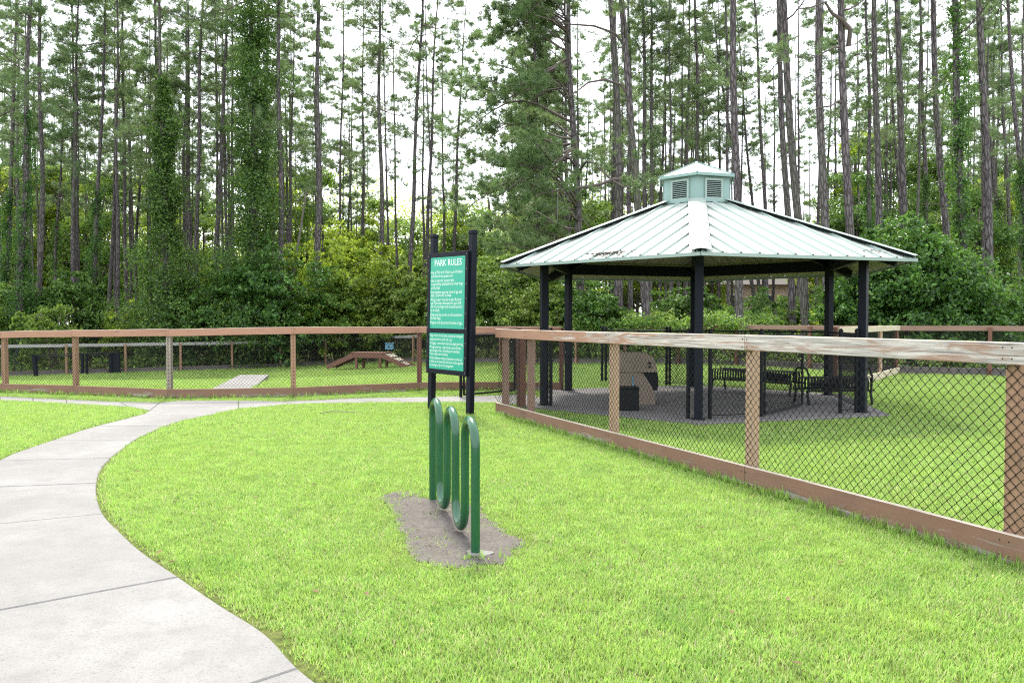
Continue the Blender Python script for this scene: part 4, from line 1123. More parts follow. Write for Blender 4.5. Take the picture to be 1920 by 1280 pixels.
def pine(seed, Ht=25, r0=.15, c0=.5, nbr=46, Lmax=2.6, bias=None, ntuft=3, needle=.2, nw=.018, nn=15, bend=.25, dead=8, low=()):
    r = np.random.default_rng(seed); N = 22
    ph = r.uniform(0, 6, 4)
    def tp(t):
        return np.array([bend*math.sin(t*3+ph[0])*t*1.2+.04*math.sin(t*17+ph[1]), bend*math.sin(t*2.4+ph[2])*t+.04*math.sin(t*14+ph[3]), Ht*t])
    off = tp(0); ts = np.linspace(0, 1, N)
    tr = [tuple(tp(t)-off) for t in ts]; rad = [r0*(1-.82*t**1.1)*(1+.35*max(0, 1-t*30)) for t in ts]
    br = []; TP = []; TD = []
    def tufts(p, d, n): 
        for _ in range(n): TP.append(p+r.normal(size=3)*.07); TD.append(d+r.normal(size=3)*.35)
    levels = list(c0+(1-c0)*(r.random(nbr)**.85))+list(low)
    for h in levels:
        t = min(h, .985); base = tp(t)-off; q = (t-c0)/(1-c0)
        L = Lmax*(.35+.65*math.sin(min(1, max(0, 1-q))*1.9))*r.uniform(.6, 1.1)
        if bias is None: a = r.uniform(0, 6.283)
        else: a = r.normal(bias[0], bias[1])
        o = np.array([math.cos(a), math.sin(a), 0]); rise = r.uniform(-.05, .35)+.35*max(q, 0)
        pts = []; K = 7
        wob = r.normal(size=2)*.18
        for k in range(K+1):
            s = k/K; p = base+o*L*s+np.array([0, 0, L*(rise*s-.28*s*s+.12*math.sin(s*5+h*40))])
            p += np.array([-o[1], o[0], 0])*wob[0]*math.sin(s*4)*L*.3; pts.append(p)
        br.append(([tuple(p) for p in pts], [max(.006, .034*L/2.6*(1-.8*k/K)) for k in range(K+1)]))
        for k in range(2, K+1):
            for sgn in (-1, 1):
                if r.random() < .25 and k < K: continue
                d = o*.7+np.array([-o[1], o[0], 0])*sgn*r.uniform(.5, 1.1)+np.array([0, 0, r.uniform(.1, .6)]); d /= np.linalg.norm(d)
                l2 = L*.26*r.uniform(.5, 1.3)*(1.2-.5*k/K)
                e = pts[k]+d*l2
                br.append(([tuple(pts[k]), tuple(pts[k]+d*l2*.5+np.array([0, 0, .02])), tuple(e)], [.010, .008, .005]))
                tufts(e, d, ntuft); tufts(pts[k]+d*l2*.6, d, max(1, ntuft-1))
        tufts(pts[-1], o, ntuft+1)
    for _ in range(dead):
        t = r.uniform(.18, c0+.1); base = tp(t)-off; a = r.uniform(0, 6.283); L = r.uniform(.3, 1.6)
        o = np.array([math.cos(a), math.sin(a), r.uniform(-.1, .5)])
        br.append(([tuple(base), tuple(base+o*L*.5), tuple(base+o*L+np.array([0, 0, -.1*L]))], [.016, .010, .005]))
    TP = np.array(TP); TD = unit(np.array(TD)); m = len(TP)
    P = np.repeat(TP, nn, 0); D = unit(np.repeat(TD, nn, 0)*.55+unit(r.normal(size=(m*nn, 3)))*.85+np.array([0, 0, .12]))
    Ln = r.uniform(.7, 1.15, (m*nn, 1))*needle; S = unit(np.cross(D, r.normal(size=(m*nn, 3))))*nw/2
    P = P+r.normal(size=P.shape)*.03
    V = np.stack([P-S, P+S, P+D*Ln], 1).reshape(-1, 3); T = np.arange(len(V)).reshape(-1, 3)
    me_t = stem_mesh('trunk', [(tr, rad)], M['bark'], 12); me_b = stem_mesh('branches', br, M['twig'], 4); me_n = np_mesh('needles', V, T, M['needle'])
    return me_t, me_b, me_n
PV = {}
PV['a'] = pine(1, 26, .15, .50, 40, 2.5, bend=.16)
PV['b'] = pine(2, 27, .15, .60, 30, 2.2, bend=.22)
PV['c'] = pine(3, 25, .15, .46, 42, 2.4, bend=-.2)
PV['d'] = pine(4, 28, .15, .56, 34, 2.8, bend=.2, low=(.36, .42, .47))
PV['e'] = pine(5, 24, .15, .44, 38, 2.0, bend=.25)
PV['big'] = pine(6, 22, .15, .22, 92, 4.5, bias=(math.pi*1.02, .75), ntuft=4, needle=.25, nn=22, nw=.022, bend=.2, low=(.19, .23, .26, .30, .33))
PV['far1'] = pine(8, 24, .15, .54, 30, 2.1, ntuft=2, needle=.27, nw=.028, nn=13, bend=.12)
PV['far2'] = pine(9, 26, .15, .58, 28, 2.0, ntuft=2, needle=.27, nw=.028, nn=13, bend=.2)
PV['far3'] = pine(10, 22, .15, .48, 26, 1.9, ntuft=2, needle=.27, nw=.028, nn=13, bend=-.15)

def vine_col(seed, z1, prof, n, size=.11):
    r = np.random.default_rng(seed); z = z1*(1-r.random(n//20)**1.4*.999) if False else z1*r.random(n//20)
    zz, rr_ = [p[0] for p in prof], [p[1] for p in prof]
    R_ = np.interp(z/z1, zz, rr_)*(1+.35*np.sin(z*1.9+seed)+.2*np.sin(z*4.7))
    a = r.uniform(0, 6.283, len(z)); R_ = R_*(1+.35*np.sin(a*2+z*1.3+seed)*np.sin(z*2.9+a)); keep = (np.sin(a*3+z*2.1)+np.sin(z*5.3-a*2)+r.normal(size=len(z))*.6 > -.9+1.1*np.clip(z/z1-.35, 0, 1)) | (z < .3*z1)
    z, a, R_ = z[keep], a[keep], R_[keep]; rad = R_*r.uniform(.45, 1.15, len(z))
    C = np.stack([np.cos(a)*rad, np.sin(a)*rad, z], 1); k = np.repeat(np.arange(len(z)), 20)
    P = C[k]+r.normal(size=(len(k), 3))*(np.array([.16, .16, .24])*(.5+np.minimum(R_[k], 1.2)[:, None]*.6)); P[:, 2] = np.abs(P[:, 2])
    N = unit(np.stack([np.cos(a)[k], np.sin(a)[k], .5+0*a[k]], 1))
    V, T = leaves_arr(P, N, size, r); return np_mesh('climbing_vine', V, T, M['leaf_vine'])
PV['far4'] = pine(12, 25, .15, .52, 17, 1.9, ntuft=2, needle=.27, nw=.026, nn=12, bend=.15)
PV['far5'] = pine(13, 27, .15, .40, 22, 1.7, ntuft=2, needle=.25, nw=.024, nn=12, bend=-.22)
VN = {'col': vine_col(1, 13, [(0, .8), (.15, .5), (.5, .34), (.85, .38), (1, .1)], 11000, .12),
      'thin': vine_col(2, 10, [(0, .5), (.3, .3), (.8, .32), (1, .1)], 8000, .12),
      'cone': vine_col(3, 15, [(0, 2.3), (.15, 2.1), (.38, 1.35), (.45, .75), (.8, .6), (1, .2)], 42000, .14),
      'wide': vine_col(4, 19, [(0, 2.9), (.12, 2.5), (.3, 1.5), (.5, .95), (.8, .9), (1, .8)], 52000, .14)}

G_P = 'tall pines at the edge of the woods'
def tree(X, Y, var, scale, label, group, vine=None, leanx=0.0, name='pine_tree', rz=None, vmat=None, thick=1.0):
    t = empty(name, (X, Y, hz(X, Y)-.05), 0, label, 'tree', group)
    t.rotation_euler = (random.gauss(0, .008), leanx, 0)
    rz = random.uniform(0, 6.28) if rz is None else rz
    ms = PV[var]
    for nm, me in zip(('trunk', 'branches', 'needles'), ms):
        o = link(nm, me, t, rot=(0, 0, rz)); o.scale = (scale*thick if nm == 'trunk' else scale, scale*thick if nm == 'trunk' else scale, scale)
        if nm != 'trunk': o['kind'] = 'stuff'
    if vine == 'cold': vine, vmat = 'col', 'leaf_dark'
    if vine:
        o = link('climbing_vine', VN[vine], t, rot=(0, 0, random.uniform(0, 6))); o['kind'] = 'stuff'
        if vmat:
            o.material_slots[0].link = 'OBJECT'; o.material_slots[0].material = M[vmat]
    return t
# (x at low point, y, x at high point, y, trunk width px, variant, vine, label)
TR = [
 (6, 520, 30, 60, 9, 'c', 'thin', 'vine wrapped pine at the far left edge of the woods'),
 (36, 615, 58, 0, 12, 'a', 'col', 'leafy vine clad pine, second from the left edge'),
 (72, 615, 77, 0, 10, 'b', None, 'bare grey pine trunk just right of the leafy vine clad pine at far left'),
 (137, 615, 143, 0, 9, 'c', None, 'straight pine behind the orange post on the left'),
 (102, 500, 120, 0, 7, 'e', 'thin', 'thin pine beside the round dark shrub on the left'),
 (176, 500, 190, 0, 9, 'd', 'thin', 'dark pine with vine on its trunk left of centre of the long fence'),
 (203, 612, 225, 60, 8, 'a', None, 'slim pine rising from dense shrubs between two straight ones'),
 (240, 550, 231, 0, 8, 'b', None, 'pale straight pine with small stubs left of the vine cone'),
 (252, 540, 262, 100, 6, 'e', None, 'very thin pine close behind the pale straight one'),
 (311, 500, 304, 0, 10, 'd', 'cone', 'pine smothered by a tall cone of green vines'),
 (345, 420, 352, 0, 7, 'c', None, 'thin pine just right of the cone of vines'),
 (368, 460, 382, 0, 9, 'a', None, 'leaning grey pine between the two vine covered pines'),
 (404, 450, 426, 60, 9, 'b', None, 'grey pine leaning right beside the widest vine covered pine'),
 (433, 380, 436, 60, 6, 'e', None, 'thinnest pine before the widest vine covered pine'),
 (474, 600, 480, 0, 12, 'd', 'wide', 'massive pine clothed in vines from ground to top'),
 (523, 545, 525, 0, 10, 'b', None, 'clean pale pine trunk right of the massive vine clothed pine'),
 (548, 380, 553, 90, 6, 'e', None, 'slim pine behind the leaning dead trunk'),
 (590, 470, 597, 0, 12, 'b', None, 'thick grey pine above the bright round shrub'),
 (607, 400, 601, 40, 6, 'c', None, 'thin pine tucked behind the thick grey pine'),
 (650, 430, 655, 120, 6, 'e', None, 'thin pine above the right end of the bright round shrub'),
 (681, 450, 682, 110, 7, 'a', None, 'lone slim pine in the bright gap left of the glare'),
 (719, 488, 715, 0, 9, 'c', None, 'dark pine left of the glare above the olive shrubs'),
 (765, 490, 790, 0, 9, 'd', None, 'pine leaning right into the glare behind the sign'),
 (803, 460, 812, 0, 8, 'b', None, 'straight pine rising just left of the sign posts'),
 (835, 330, 838, 100, 6, 'e', None, 'thin pine high above the sign posts'),
 (858, 340, 866, 120, 7, 'c', None, 'bushy topped thin pine above the right sign post'),
 (1069, 446, 1065, 0, 9, 'big', None, 'thin pine behind the dense low branching pine'),
 (1092, 438, 1077, 0, 15, 'big', None, 'stout pine with long dense low branches left of the gazebo cupola'),
 (1158, 413, 1148, 0, 15, 'b', None, 'stout straight pine left of the cupola with clear trunk'),
 (1180, 406, 1178, 60, 9, 'c', None, 'narrow pine right behind the stout clear trunk'),
 (1201, 399, 1174, 20, 14, 'd', None, 'thick pine curving left above the gazebo roof'),
 (1208, 388, 1203, 0, 9, 'a', None, 'dark narrow pine against the curving thick pine'),
 (1221, 388, 1225, 0, 9, 'b', None, 'slim pine near the left wall of the cupola'),
 (1236, 380, 1239, 60, 7, 'e', None, 'thinnest pine at the left edge of the cupola'),
 (1304, 300, 1300, 0, 9, 'c', None, 'pine straight above the peak of the cupola'),
 (1313, 302, 1309, 60, 7, 'e', None, 'thin pine just right of the cupola peak'),
 (1333, 305, 1328, 0, 6, 'e', None, 'very thin pine above the right eave of the cupola'),
 (1383, 385, 1376, 0, 14, 'b', None, 'thick dark pine immediately right of the cupola'),
 (1371, 250, 1333, 0, 7, 'c', None, 'leaning pine crossing above the right of the cupola'),
 (1416, 395, 1388, 60, 7, 'a', None, 'slim leaning pine in the bright gap right of the cupola'),
 (1433, 399, 1420, 0, 8, 'b', None, 'second slim pine in the bright gap right of the cupola'),
 (1450, 400, 1452, 60, 5, 'e', None, 'hair thin pine in the bright gap'),
 (1481, 415, 1463, 0, 12.5, 'b', None, 'left trunk of the close pair above the right roof slope'),
 (1502, 420, 1477, 0, 14, 'd', None, 'right trunk of the close pair above the right roof slope'),
 (1548, 430, 1537, 0, 15, 'b', None, 'stout pine with peeling bark above the right roof slope'),
 (1566, 440, 1557, 80, 7, 'e', None, 'thin pine right behind the stout peeling one'),
 (1599, 450, 1577, 0, 15, 'd', None, 'largest pine trunk right of the gazebo, with a bare crooked limb'),
 (1628, 350, 1620, 0, 9, 'c', 'thin', 'vine grown pine between two stout trunks on the right'),
 (1648, 420, 1635, 0, 13, 'a', None, 'stout pine at the left shoulder of the vine mound'),
 (1692, 375, 1668, 50, 8, 'a', None, 'narrow pine leaning left above the vine mound'),
 (1703, 390, 1690, 0, 13, 'b', None, 'stout pine straight above the top of the vine mound'),
 (1736, 390, 1735, 80, 9, 'e', 'thin', 'dark pine with ragged side shoots over the vine mound'),
 (1781, 465, 1755, 0, 13, 'b', None, 'tall grey pine above the right slope of the vine mound'),
 (1808, 480, 1795, 0, 14, 'd', 'cold', 'broad pine with thick green vines right of the mound'),
 (1856, 525, 1832, 0, 14, 'b', None, 'stout clean pine trunk near the right edge'),
 (1882, 470, 1852, 0, 8, 'c', 'thin', 'vine grown narrow pine near the right edge'),
 (1898, 475, 1877, 0, 8, 'a', None, 'narrow pine second from the right edge'),
 (1921, 400, 1890, 0, 10, 'd', 'thin', 'pine at the right edge of the woods'),
 (-40, 500, -20, 0, 11, 'd', 'col', 'vine clad pine beyond the left edge of the long fence'),
 (1975, 500, 1940, 0, 12, 'b', None, 'stout pine beyond the right edge of the vine mound'),
]
VINES_R = 0
NEARP = []
for (xa, ya, xb, yb_, wpx, var, vine, lab) in TR:
    d = np.clip(F*.28/wpx*(1 if wpx < 12 else .96), 27, 66); d = float(d)
    if xa < 700 and d < 37: d = 37+random.random()*3
    s = (xb-xa)/(ya-yb_); xg = xa-s*(612-ya); nat = (xa-960)*1.78e-5
    X = (xg-960)*d/F; ln = math.atan(s-nat)
    lim = float(lawn_limit(X))+1.2
    if d < lim: X *= lim/d; d = lim
    th = wpx*d/F/(.27)
    NEARP.append((X, d))
    tree(X, d, var, random.uniform(.95, 1.08) if var != 'big' else 1.0, lab, G_P, vine, ln, rz=(0 if var == 'big' else None), thick=float(np.clip(th, .55, 1.35)))
def limb_on(tr_, pts, rads):
    bpy.context.view_layer.update(); d = tr_.location.y
    P = [Vector(((x-960)*d/F, d-dy, HC+(601.5-y)*d/F)) for x, y, dy in pts]
    mb = MB(); mb.tube(P, rads, 7); o = mb.build('limb', M['twig'], tr_); o.matrix_parent_inverse = tr_.matrix_world.inverted()
tz = {o['label']: o for o in bpy.data.objects if o.get('category') == 'tree'}
cz = tz['thick pine curving left above the gazebo roof']
limb_on(cz, [(1194, 350, 0), (1180, 338, .1), (1150, 340, .3), (1120, 352, .5), (1095, 357, .6), (1045, 364, .8), (1000, 376, 1)], [.085, .075, .065, .06, .05, .035, .015])
limb_on(cz, [(1180, 190, 0), (1162, 164, .1), (1130, 158, .3), (1100, 166, .5), (1070, 192, .8), (1050, 200, 1)], [.06, .05, .045, .035, .025, .01])
limb_on(cz, [(1172, 95, 0), (1150, 72, .2), (1110, 64, .5), (1060, 66, .8), (1000, 58, 1.2)], [.05, .045, .04, .03, .015])
lz_ = tz['largest pine trunk right of the gazebo, with a bare crooked limb']
limb_on(lz_, [(1585, 92, 0), (1583, 66, .2), (1566, 50, .3), (1545, 40, .4), (1530, 22, .5), (1500, 36, .7), (1462, 44, .9)], [.085, .08, .07, .055, .04, .025, .012])
limb_on(lz_, [(1582, 205, 0), (1562, 196, .2), (1545, 208, .4), (1515, 214, .6), (1492, 238, .8), (1478, 262, .9)], [.04, .034, .03, .024, .017, .008])
# crooked bare limb on the largest right trunk, dead leaning trunk
def limb(pxs, d, rads, name, label, mat='twig', cat='branch'):
    pts = [Vector(((x-960)*d/F, d+dy, HC+(601.5-y)*d/F)) for x, y, dy in pxs]
    mb = MB(); mb.tube(pts, rads, 8); return pts, mb
X0 = hz(0, 0)
dd_ = 42.0
p_ = [Vector(((x-960)*dd_/F, dd_+dy, HC+(601.5-y)*dd_/F)) for x, y, dy in ((538, 575, 0), (552, 500, .1), (563, 430, .2), (574, 352, .3))]
dt = empty('dead_tree', tuple(p_[0]), 0, 'leaning dead trunk between the pale pine and the thick grey pine', 'dead tree')
mb = MB(); mb.tube(p_, [.09, .075, .06, .03], 8); mb.build('trunk', M['deadwood'], dt, tuple(p_[0]))
mb = MB(); mb.tube([p_[1], p_[1]+Vector((.35, 0, .8))], [.02, .008], 5); mb.tube([p_[2], p_[2]+Vector((-.3, 0, .6))], [.02, .008], 5); mb.build('branches', M['deadwood'], dt, tuple(p_[0]))

# deeper rows of pines
r = np.random.default_rng(21); G_F = 'slender pines deeper in the woods'
FARP = []; cnt = 0; tries = 0; placed = list(NEARP)
while cnt < 275 and tries < 6000:
    tries += 1
    d = float(r.uniform(44, 98)); px = float(r.uniform(-50, 1970)); X = (px-960)*d/F
    if 830 < px < 960 and d < 90: continue
    if 560 < px < 830 and (r.random() < .75 or d > 80): continue
    if 1345 < px < 1560 and r.random() < .5: continue
    if px < 560 and d > 72 and r.random() < .6: continue
    if abs(X-27) < 9 and d > 76: continue
    if any((X-a)**2+(d-b)**2 < 1.4**2 for a, b in placed): continue
    placed.append((X, d)); cnt += 1
    side = 'left' if px < 900 else 'right'
    t = tree(X, d, random.choice(['far1', 'far4', 'far5', 'far4'] if px < 1000 else ['far4', 'far4', 'far5']), random.uniform(.82, 1.1), 'slender pine trunk among the deeper rows of the woods on the '+side, G_F+' on the '+side, None, random.gauss(0, .010), thick=random.uniform(.6, .95)); FARP.append((px, t))

MARKS = [(-400, 'left end of the long fence'), (60, 'leafy pine near the left edge'), (143, 'orange post on the left'), (230, 'pale straight pine'), (305, 'cone of vines'), (385, 'leaning grey pine'), (478, 'massive vine clothed pine'),
         (525, 'clean pale trunk'), (597, 'thick grey pine'), (719, 'dark pine left of the glare'), (812, 'pine just left of the sign'), (887, 'right sign post'), (1000, 'left eave of the gazebo'), (1090, 'stout low branching pine'), (1200, 'curving thick pine'),
         (1306, 'cupola peak'), (1380, 'thick pine beside the cupola'), (1480, 'close pair of pines'), (1590, 'largest trunk right of the gazebo'), (1700, 'top of the vine mound'), (1800, 'broad vine grown pine'), (1850, 'stout clean trunk near the right edge')]
ORD = 'first second third fourth fifth sixth seventh eighth ninth tenth eleventh twelfth thirteenth fourteenth fifteenth sixteenth seventeenth eighteenth nineteenth twentieth twenty-first twenty-second twenty-third twenty-fourth twenty-fifth twenty-sixth'.split()
def count_labels(rows, what):
    by = {}
    for px, o in sorted(rows, key=lambda q_: q_[0]):
        k = max(i for i, m_ in enumerate(MARKS) if m_[0] <= px); by.setdefault(k, []).append(o)
    for k, os_ in by.items():
        for i, o in enumerate(os_): o['label'] = f'{ORD[min(i, 25)]} {what} counting right from the {MARKS[k][1]}'
count_labels(FARP, 'slender deep pine')
# shrubs ---------------------------------------------------------------------
def lobes(seed, rad, h, n):
    q = np.random.default_rng(seed); o = [(0, 0, h*.45, rad*.75, h*.52)]
    for _ in range(n):
        a = q.uniform(0, 6.28); e = q.uniform(.3, .75)*rad; z = q.uniform(.15, .72)*h; k = q.uniform(.28, .5)
        o.append((e*math.cos(a), e*math.sin(a)*.8, z, rad*k, h*k*.75))
    return o
def bush_mesh(name, lb, n, size, seed, mat='leaf_mid', **k):
    V, T = cloud(lb, n, size, seed, **k); return np_mesh('foliage', V, T, M[mat])
BS = {}
for i in range(3):
    BS['S', i] = bush_mesh('s', lobes(30+i, 1.2, 1.9, 6), 4600, .13, 50+i, clump=.11, per=34)
    BS['M', i] = bush_mesh('m', lobes(40+i, 2.1, 3.3, 9), 12000, .145, 60+i, clump=.085, per=46)
    BS['L', i] = bush_mesh('l', lobes(50+i, 3.2, 4.9, 13), 24000, .16, 70+i, clump=.07, per=56)
dims = {'S': (1.2, 1.95), 'M': (2.1, 3.4), 'L': (3.2, 5.0)}
stemS = stem_mesh('stems', [([(0, 0, 0), (a*.3, b*.3, .8), (a, b, 1.7)], [.03, .02, .01]) for a, b in ((.5, .2), (-.4, .3), (.1, -.5), (-.5, -.3), (.2, .5))], M['twig'], 5)
def bush(px, d, top, size, mat, label, i=None, wpx=None, group='shrubs along the edge of the woods', cat='shrub', name='shrub'):
    X = (px-960)*d/F; lim = float(lawn_limit(X))+1.0
    if d < lim: X *= lim/d; d = lim
    z = hz(X, d); h = HC+(601.5-top)*d/F-z
    rad, hh_ = dims[size]; sz = h/hh_; sx = (wpx*d/F/2/rad) if wpx else sz**.5
    i = random.randrange(3) if i is None else i
    b = empty(name, (X, d, z), random.uniform(0, 6.28) if not wpx else random.choice((0, math.pi)), label, cat, group)
    o = link('foliage', BS[size, i], b); o.scale = (sx, sx, sz); o['kind'] = 'stuff'
    o.material_slots[0].link = 'OBJECT'; o.material_slots[0].material = M[mat]
    s_ = link('stems', stemS, b); s_.scale = (sx, sx, sz)
    return b
BU = [
 (12, 41, 565, 'M', 'leaf_mid', 'green shrub at the far left end of the woods edge'),
 (60, 45, 575, 'S', 'leaf_lime', 'yellow green shrub between the first pines on the left'),
 (106, 41, 510, 'M', 'leaf_dark', 'round dark shrub between two left pines'),
 (98, 36.5, 572, 'S', 'leaf_mid', 'small light shrub in front of the round dark shrub'),
 (168, 42, 585, 'S', 'leaf_dark', 'dark shrub behind the orange post'),
 (205, 47, 578, 'S', 'leaf_mid', 'green shrub at the foot of the slim pine'),
 (238, 42, 572, 'S', 'leaf_lime', 'lime shrub at the foot of the pale straight pine'),
 (265, 43, 575, 'M', 'leaf_olive', 'olive shrub left of the cone of vines'),
 (368, 42, 540, 'M', 'leaf_mid', 'green thicket right of the cone of vines'),
 (412, 42, 505, 'L', 'leaf_vine', 'thicket under the leaning pine'),
 (452, 41, 548, 'S', 'leaf_lime', 'pale small shrub before the massive vine clothed pine'),
 (508, 41, 460, 'L', 'leaf_vine', 'dense viney shrub below the clean pale trunk'),
 (545, 42.5, 535, 'M', 'leaf_mid', 'soft shrub left of the olive mound'),
 (642, 44, 425, 'L', 'leaf_lime', 'bright round shrub standing above the olive mound'),
 (600, 45, 500, 'M', 'leaf_mid', 'shrub at the left foot of the bright round shrub'),
 (628, 43.2, 512, 'L', 'leaf_olive', 'left lobe of the low olive mound'),
 (700, 43, 488, 'L', 'leaf_olive', 'highest lobe of the low olive mound'),
 (775, 43, 500, 'L', 'leaf_olive', 'olive shrub just left of the sign board'),
 (845, 42, 508, 'L', 'leaf_olive', 'olive shrub right behind the sign board'),
 (915, 38, 480, 'L', 'leaf_dark', 'dark shrub between the sign and the gazebo eave'),
 (965, 35, 470, 'L', 'leaf_olive', 'tall shrub behind the left eave tip of the gazebo'),
 (1020, 32, 520, 'M', 'leaf_olive', 'shrub seen past the leftmost gazebo post'),
 (1115, 31, 528, 'M', 'leaf_vine', 'dark leafy shrub framed by the left gazebo posts'),
 (1050, 30.5, 575, 'S', 'leaf_mid', 'low green shrub between the two left gazebo posts'),
 (1175, 30, 583, 'S', 'leaf_mid', 'low shrub right of the framed dark one'),
 (1235, 31, 578, 'S', 'leaf_mid', 'low shrub left of the front gazebo post'),
 (1268, 33, 540, 'M', 'leaf_dark', 'darker shrub just left of the front gazebo post'),
 (1335, 30, 575, 'S', 'leaf_mid', 'green shrub just right of the front gazebo post'),
 (1375, 33, 565, 'S', 'leaf_mid', 'shrub below the pink house'),
 (1420, 30, 580, 'S', 'leaf_mid', 'low green shrub in the middle of the gazebo opening'),
 (1448, 36, 545, 'M', 'leaf_dark', 'dark shrub hiding most of the pink house'),
 (1470, 32, 565, 'S', 'leaf_mid', 'shrub at the foot of the close pair of pines'),
 (1520, 33, 545, 'M', 'leaf_dark', 'dark shrub left of the back right gazebo post'),
 (1545, 29, 578, 'S', 'leaf_lime', 'lime shrub at the back right gazebo post'),
 (1585, 28, 560, 'S', 'leaf_lime', 'yellowish shrub between the two right gazebo posts'),
 (1640, 29, 560, 'S', 'leaf_mid', 'low shrub at the left foot of the vine mound'),
 (1905, 27, 545, 'M', 'leaf_dark', 'dark shrub beyond the right foot of the vine mound'),
 (1960, 28, 500, 'M', 'leaf_vine', 'viney shrub at the right edge of the woods'),
 (-40, 42, 520, 'L', 'leaf_mid', 'large green shrub left of the first pines'),
]
for (px, d, top, s_, m_, lab) in BU: bush(px, d, top, s_, m_, lab)
# the big vine mound on the right
X, D_ = (1712-960)*26/F, 26.0
md = empty('vine_mound', (X, D_, 0), 0, 'big rounded mound of bright green vines right of the gazebo', 'vine mound')
lb = [(-.6, 0, 2.0, 1.7, 2.2), (-.3, .1, 3.6, 1.15, 1.35), (-1.3, .1, 3.1, .8, 1.1), (.9, 0, 1.7, 1.7, 1.9), (.6, -.2, 2.9, 1.0, 1.1), (2.1, .1, 1.1, 1.3, 1.4), (2.8, .2, .7, .8, .9), (-2.1, .1, 1.2, 1.0, 1.5), (-.2, -.9, 1.1, 1.3, 1.3), (1.3, -.8, .9, 1.2, 1.1), (.3, 0, 4.3, .55, .6)]
V, T = cloud(lb, 56000, .145, 91, clump=.12, per=60, inner=.25)
o = link('foliage', np_mesh('foliage', V, T, M['leaf_vine']), md); o['kind'] = 'stuff'
s_ = link('stems', stemS, md); s_.scale = (2, 2, 2)
# vines along the fence top under the gazebo
vx = [Vector(((px-960)*d/F, d-.25)) for px, d in ((1078, 29.6), (1150, 29.2), (1220, 28.8), (1300, 28.3), (1372, 27.6))]
vx = [Vector((p.x, float(lawn_limit(p.x))-.12)) for p in vx]
q = np.random.default_rng(5); C = []
for a, b in zip(vx, vx[1:]):
    n = 60
    for t in q.random(n):
        p = a.lerp(b, t); C.append((p.x, p.y+q.normal()*.1, 1.32+hz(p.x, p.y)+abs(q.normal())*.13+.12*math.sin(p.x*3)))
    for t in q.random(22):
        p = a.lerp(b, t); C.append((p.x, p.y+q.normal()*.05, q.uniform(.2, 1.3)+hz(p.x, p.y)))
C = np.array(C); k = np.repeat(np.arange(len(C)), 20); P = C[k]+q.normal(size=(len(k), 3))*np.array([.18, .1, .12])
V, T = leaves_arr(P, np.tile([0, -.5, .8], (len(P), 1)), .10, q)
fv = empty('climbing_vine', (0, 0, 0), 0, 'bright creeper sprawling along the top of the far fence behind the gazebo', 'vine')
o = link('foliage', np_mesh('foliage', V, T, M['leaf_mid']), fv); o['kind'] = 'stuff'

# broadleaf understorey trees
def understory(seed, Ht, rad, n, size):
    q = np.random.default_rng(seed); lb = []; paths = [([(0, 0, 0), (.1, .05, Ht*.4), (.05, -.1, Ht*.85)], [.13, .09, .03])]
    for i in range(13):
        a = q.uniform(0, 6.28); z = q.uniform(.22, .92)*Ht; e = rad*q.uniform(.25, .8)*(1.15-z/Ht*.7); k = q.uniform(.22, .38)
        x, y = e*math.cos(a), e*math.sin(a); lb.append((x, y, z, rad*k*1.1, rad*k*.8)); paths.append(([(.05, 0, z*.7), (x*.6, y*.6, z*.92), (x, y, z)], [.05, .03, .012]))
    V, T = cloud(lb, n, size, seed+1, clump=.22, per=18, inner=.15)
    return stem_mesh('trunk', paths, M['twig'], 6), np_mesh('crown', V, T, M['leaf_mid'])
US = [understory(100+i, h_, rd, 11000, .17) for i, (h_, rd) in enumerate(((9, 3.0), (11, 3.4), (8, 3.3), (12, 2.8)))]
q = np.random.default_rng(77)
US_L = ['broadleaf tree filling the shade between pines on the left', 'broadleaf tree in the lit middle of the woods behind the sign', 'sparse broadleaf tree between trunks on the right']
BRL = []
for i in range(150):
    d = q.uniform(48, 92); px = q.uniform(-60, 1990)
    if px < 900 and d < 62: d += 18
    X = (px-960)*d/F
    if abs(X-27) < 10 and d > 70: continue
    if 1340 < px < 1520: continue
    z = 0 if px < 560 else (1 if px < 1060 else 2)
    hs_ = q.uniform(.8, 1.15)*(1.3 if px < 560 else 1.2 if px < 1300 else (1.0 if px < 1560 else 1.35))*(d/65)**.5; BRL.append((px, None))
    t = empty('broadleaf_tree', (X, d, hz(X, d)), q.uniform(0, 6.28), US_L[z], 'tree', 'broadleaf trees deep in the woods, '+('left', 'middle', 'right')[z])
    BRL[-1] = (px, t)
    a, b = US[q.integers(4)]
    link('trunk', a, t).scale = (hs_,)*3; o = link('crown', b, t); o.scale = (hs_,)*3; o['kind'] = 'stuff'
    o.material_slots[0].link = 'OBJECT'
    o.material_slots[0].material = M[q.choice(['leaf_mid', 'leaf_lime', 'leaf_lime', 'leaf_lime', 'leaf_mid'] if z < 2 else ['leaf_mid', 'leaf_dark', 'leaf_lime', 'leaf_olive'])]
count_labels(BRL, 'deep leafy tree')
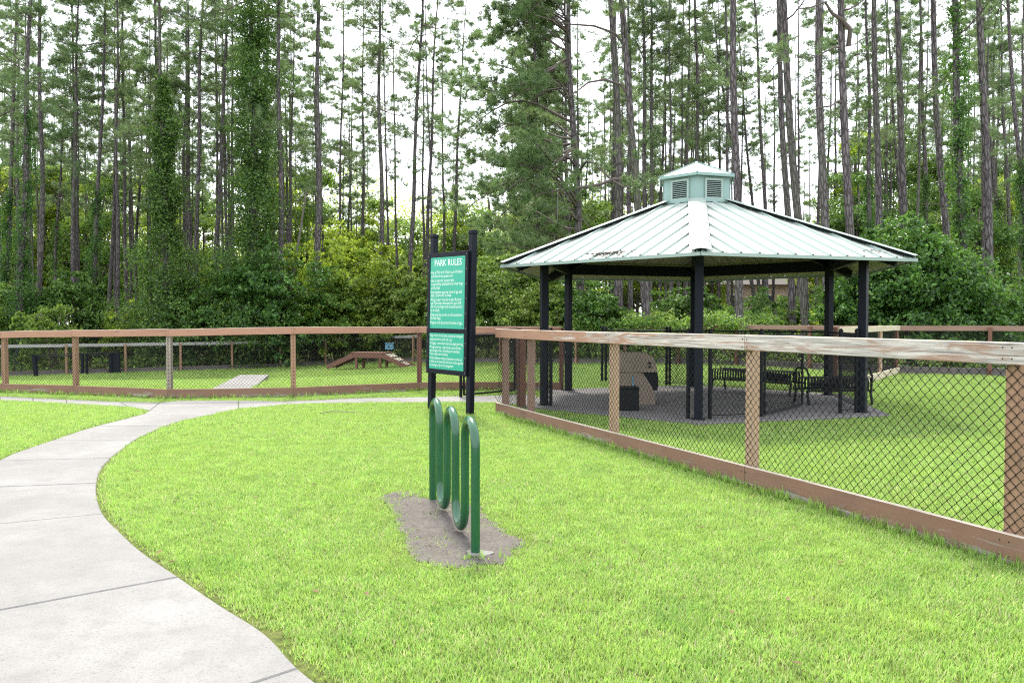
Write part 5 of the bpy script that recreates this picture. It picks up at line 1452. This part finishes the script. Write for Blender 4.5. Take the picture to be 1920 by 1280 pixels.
# far-off wood that reads as one mass, and ground cover
n = 5600; x = q.uniform(-125, 125, n); y = q.uniform(96, 122, n); pxx = x/y*F+960
top = np.where(pxx < 1280, 19, 10.5)+2*np.sin(x*.21)+1.5*np.sin(x*.57); z = top*q.random(n)**.8
keep = ~((np.abs(x-29) < 13) & (y < 100)); C = np.stack([x, y, z], 1)[keep]; k = np.repeat(np.arange(len(C)), 22)
P = C[k]+q.normal(size=(len(k), 3))*np.array([1.0, 1.0, .8]); P[:, 2] = np.abs(P[:, 2])
V, T = leaves_arr(P, np.tile([0, -.5, .6], (len(P), 1)), .38, q)
tag(link('distant_woods', np_mesh('distant_woods', V, T, M['leaf_lime'])), 'hazy green wall of far woods closing the gaps between trunks', kind='stuff')
n = 5200; x = q.uniform(-60, 62, n); y = lawn_limit(x)+.5+q.random(n)**1.6*45
C = np.stack([x, y, H(x, y)+.12+.35*q.random(n)**2], 1); k = np.repeat(np.arange(n), 16)
P = C[k]+q.normal(size=(len(k), 3))*np.array([.4, .4, .16]); P[:, 2] = np.maximum(P[:, 2], H(P[:, 0], P[:, 1])+.02)
V, T = leaves_arr(P, np.tile([0, -.2, .9], (len(P), 1)), .14, q)
tag(link('ground_cover', np_mesh('ground_cover', V, T, M['leaf_mid'])), 'weedy ground cover under the pines', kind='stuff')

# ------------------------------------------------------------------ bits lying about
tw = [gp(600, 779), gp(625, 775.5), gp(650, 777), gp(682, 778.5)]
m_ = MB(); m_.tube([p+Vector((0, 0, .045)) for p in tw], [.007, .006, .005, .003], 5)
tag(m_.build('twig', M['deadwood']), 'thin pale twig lying on the lawn before the far path', 'twig')
q = np.random.default_rng(44); m_ = MB()
for _ in range(55):
    y = q.uniform(3.2, 12); x = q.uniform(-.55*y, .6*y); P2 = np.array([[x, y]])
    if any(inside(P2, s_)[0] for s_ in slabs): continue
    a = q.uniform(0, 6.28); L = q.uniform(.015, .04); z = q.uniform(.03, .05); dx, dy = math.cos(a)*L, math.sin(a)*L
    m_.add([(x-dx, y-dy, z), (x+dy*.4, y-dx*.4, z+.006), (x+dx, y+dy, z+.002), (x-dy*.4, y+dx*.4, z+.008)], [(0, 1, 2), (0, 2, 3)])
lf_ = paint_mat('dry_brown_leaf', (.13, .09, .05), .8, .1)
tag(m_.build('dry_leaves', lf_), 'scraps of dry brown leaves scattered over the lawn', kind='stuff')
m_ = MB()
for _ in range(420):
    P2 = np.array([[q.uniform(min(p[0] for p in DIRT), max(p[0] for p in DIRT)), q.uniform(min(p[1] for p in DIRT), max(p[1] for p in DIRT))]])
    if not inside(P2, DIRTE)[0]: continue
    x, y = P2[0]; k = q.uniform(.003, .009)*(1.8 if q.random() < .06 else 1); z = .012
    V = [(x+k*q.uniform(.7, 1.2)*a, y+k*q.uniform(.7, 1.2)*b, z+k*q.uniform(.6, 1)*c) for a, b, c in ((1, 0, 0), (0, 1, 0), (-1, 0, 0), (0, -1, 0), (0, 0, 1), (0, 0, -1))]
    m_.add(V, [(0, 1, 4), (1, 2, 4), (2, 3, 4), (3, 0, 4), (1, 0, 5), (2, 1, 5), (3, 2, 5), (0, 3, 5)])
tag(m_.build('soil_crumbs', M['dirt']), 'loose crumbs of soil and grit under the bike rack', kind='stuff')
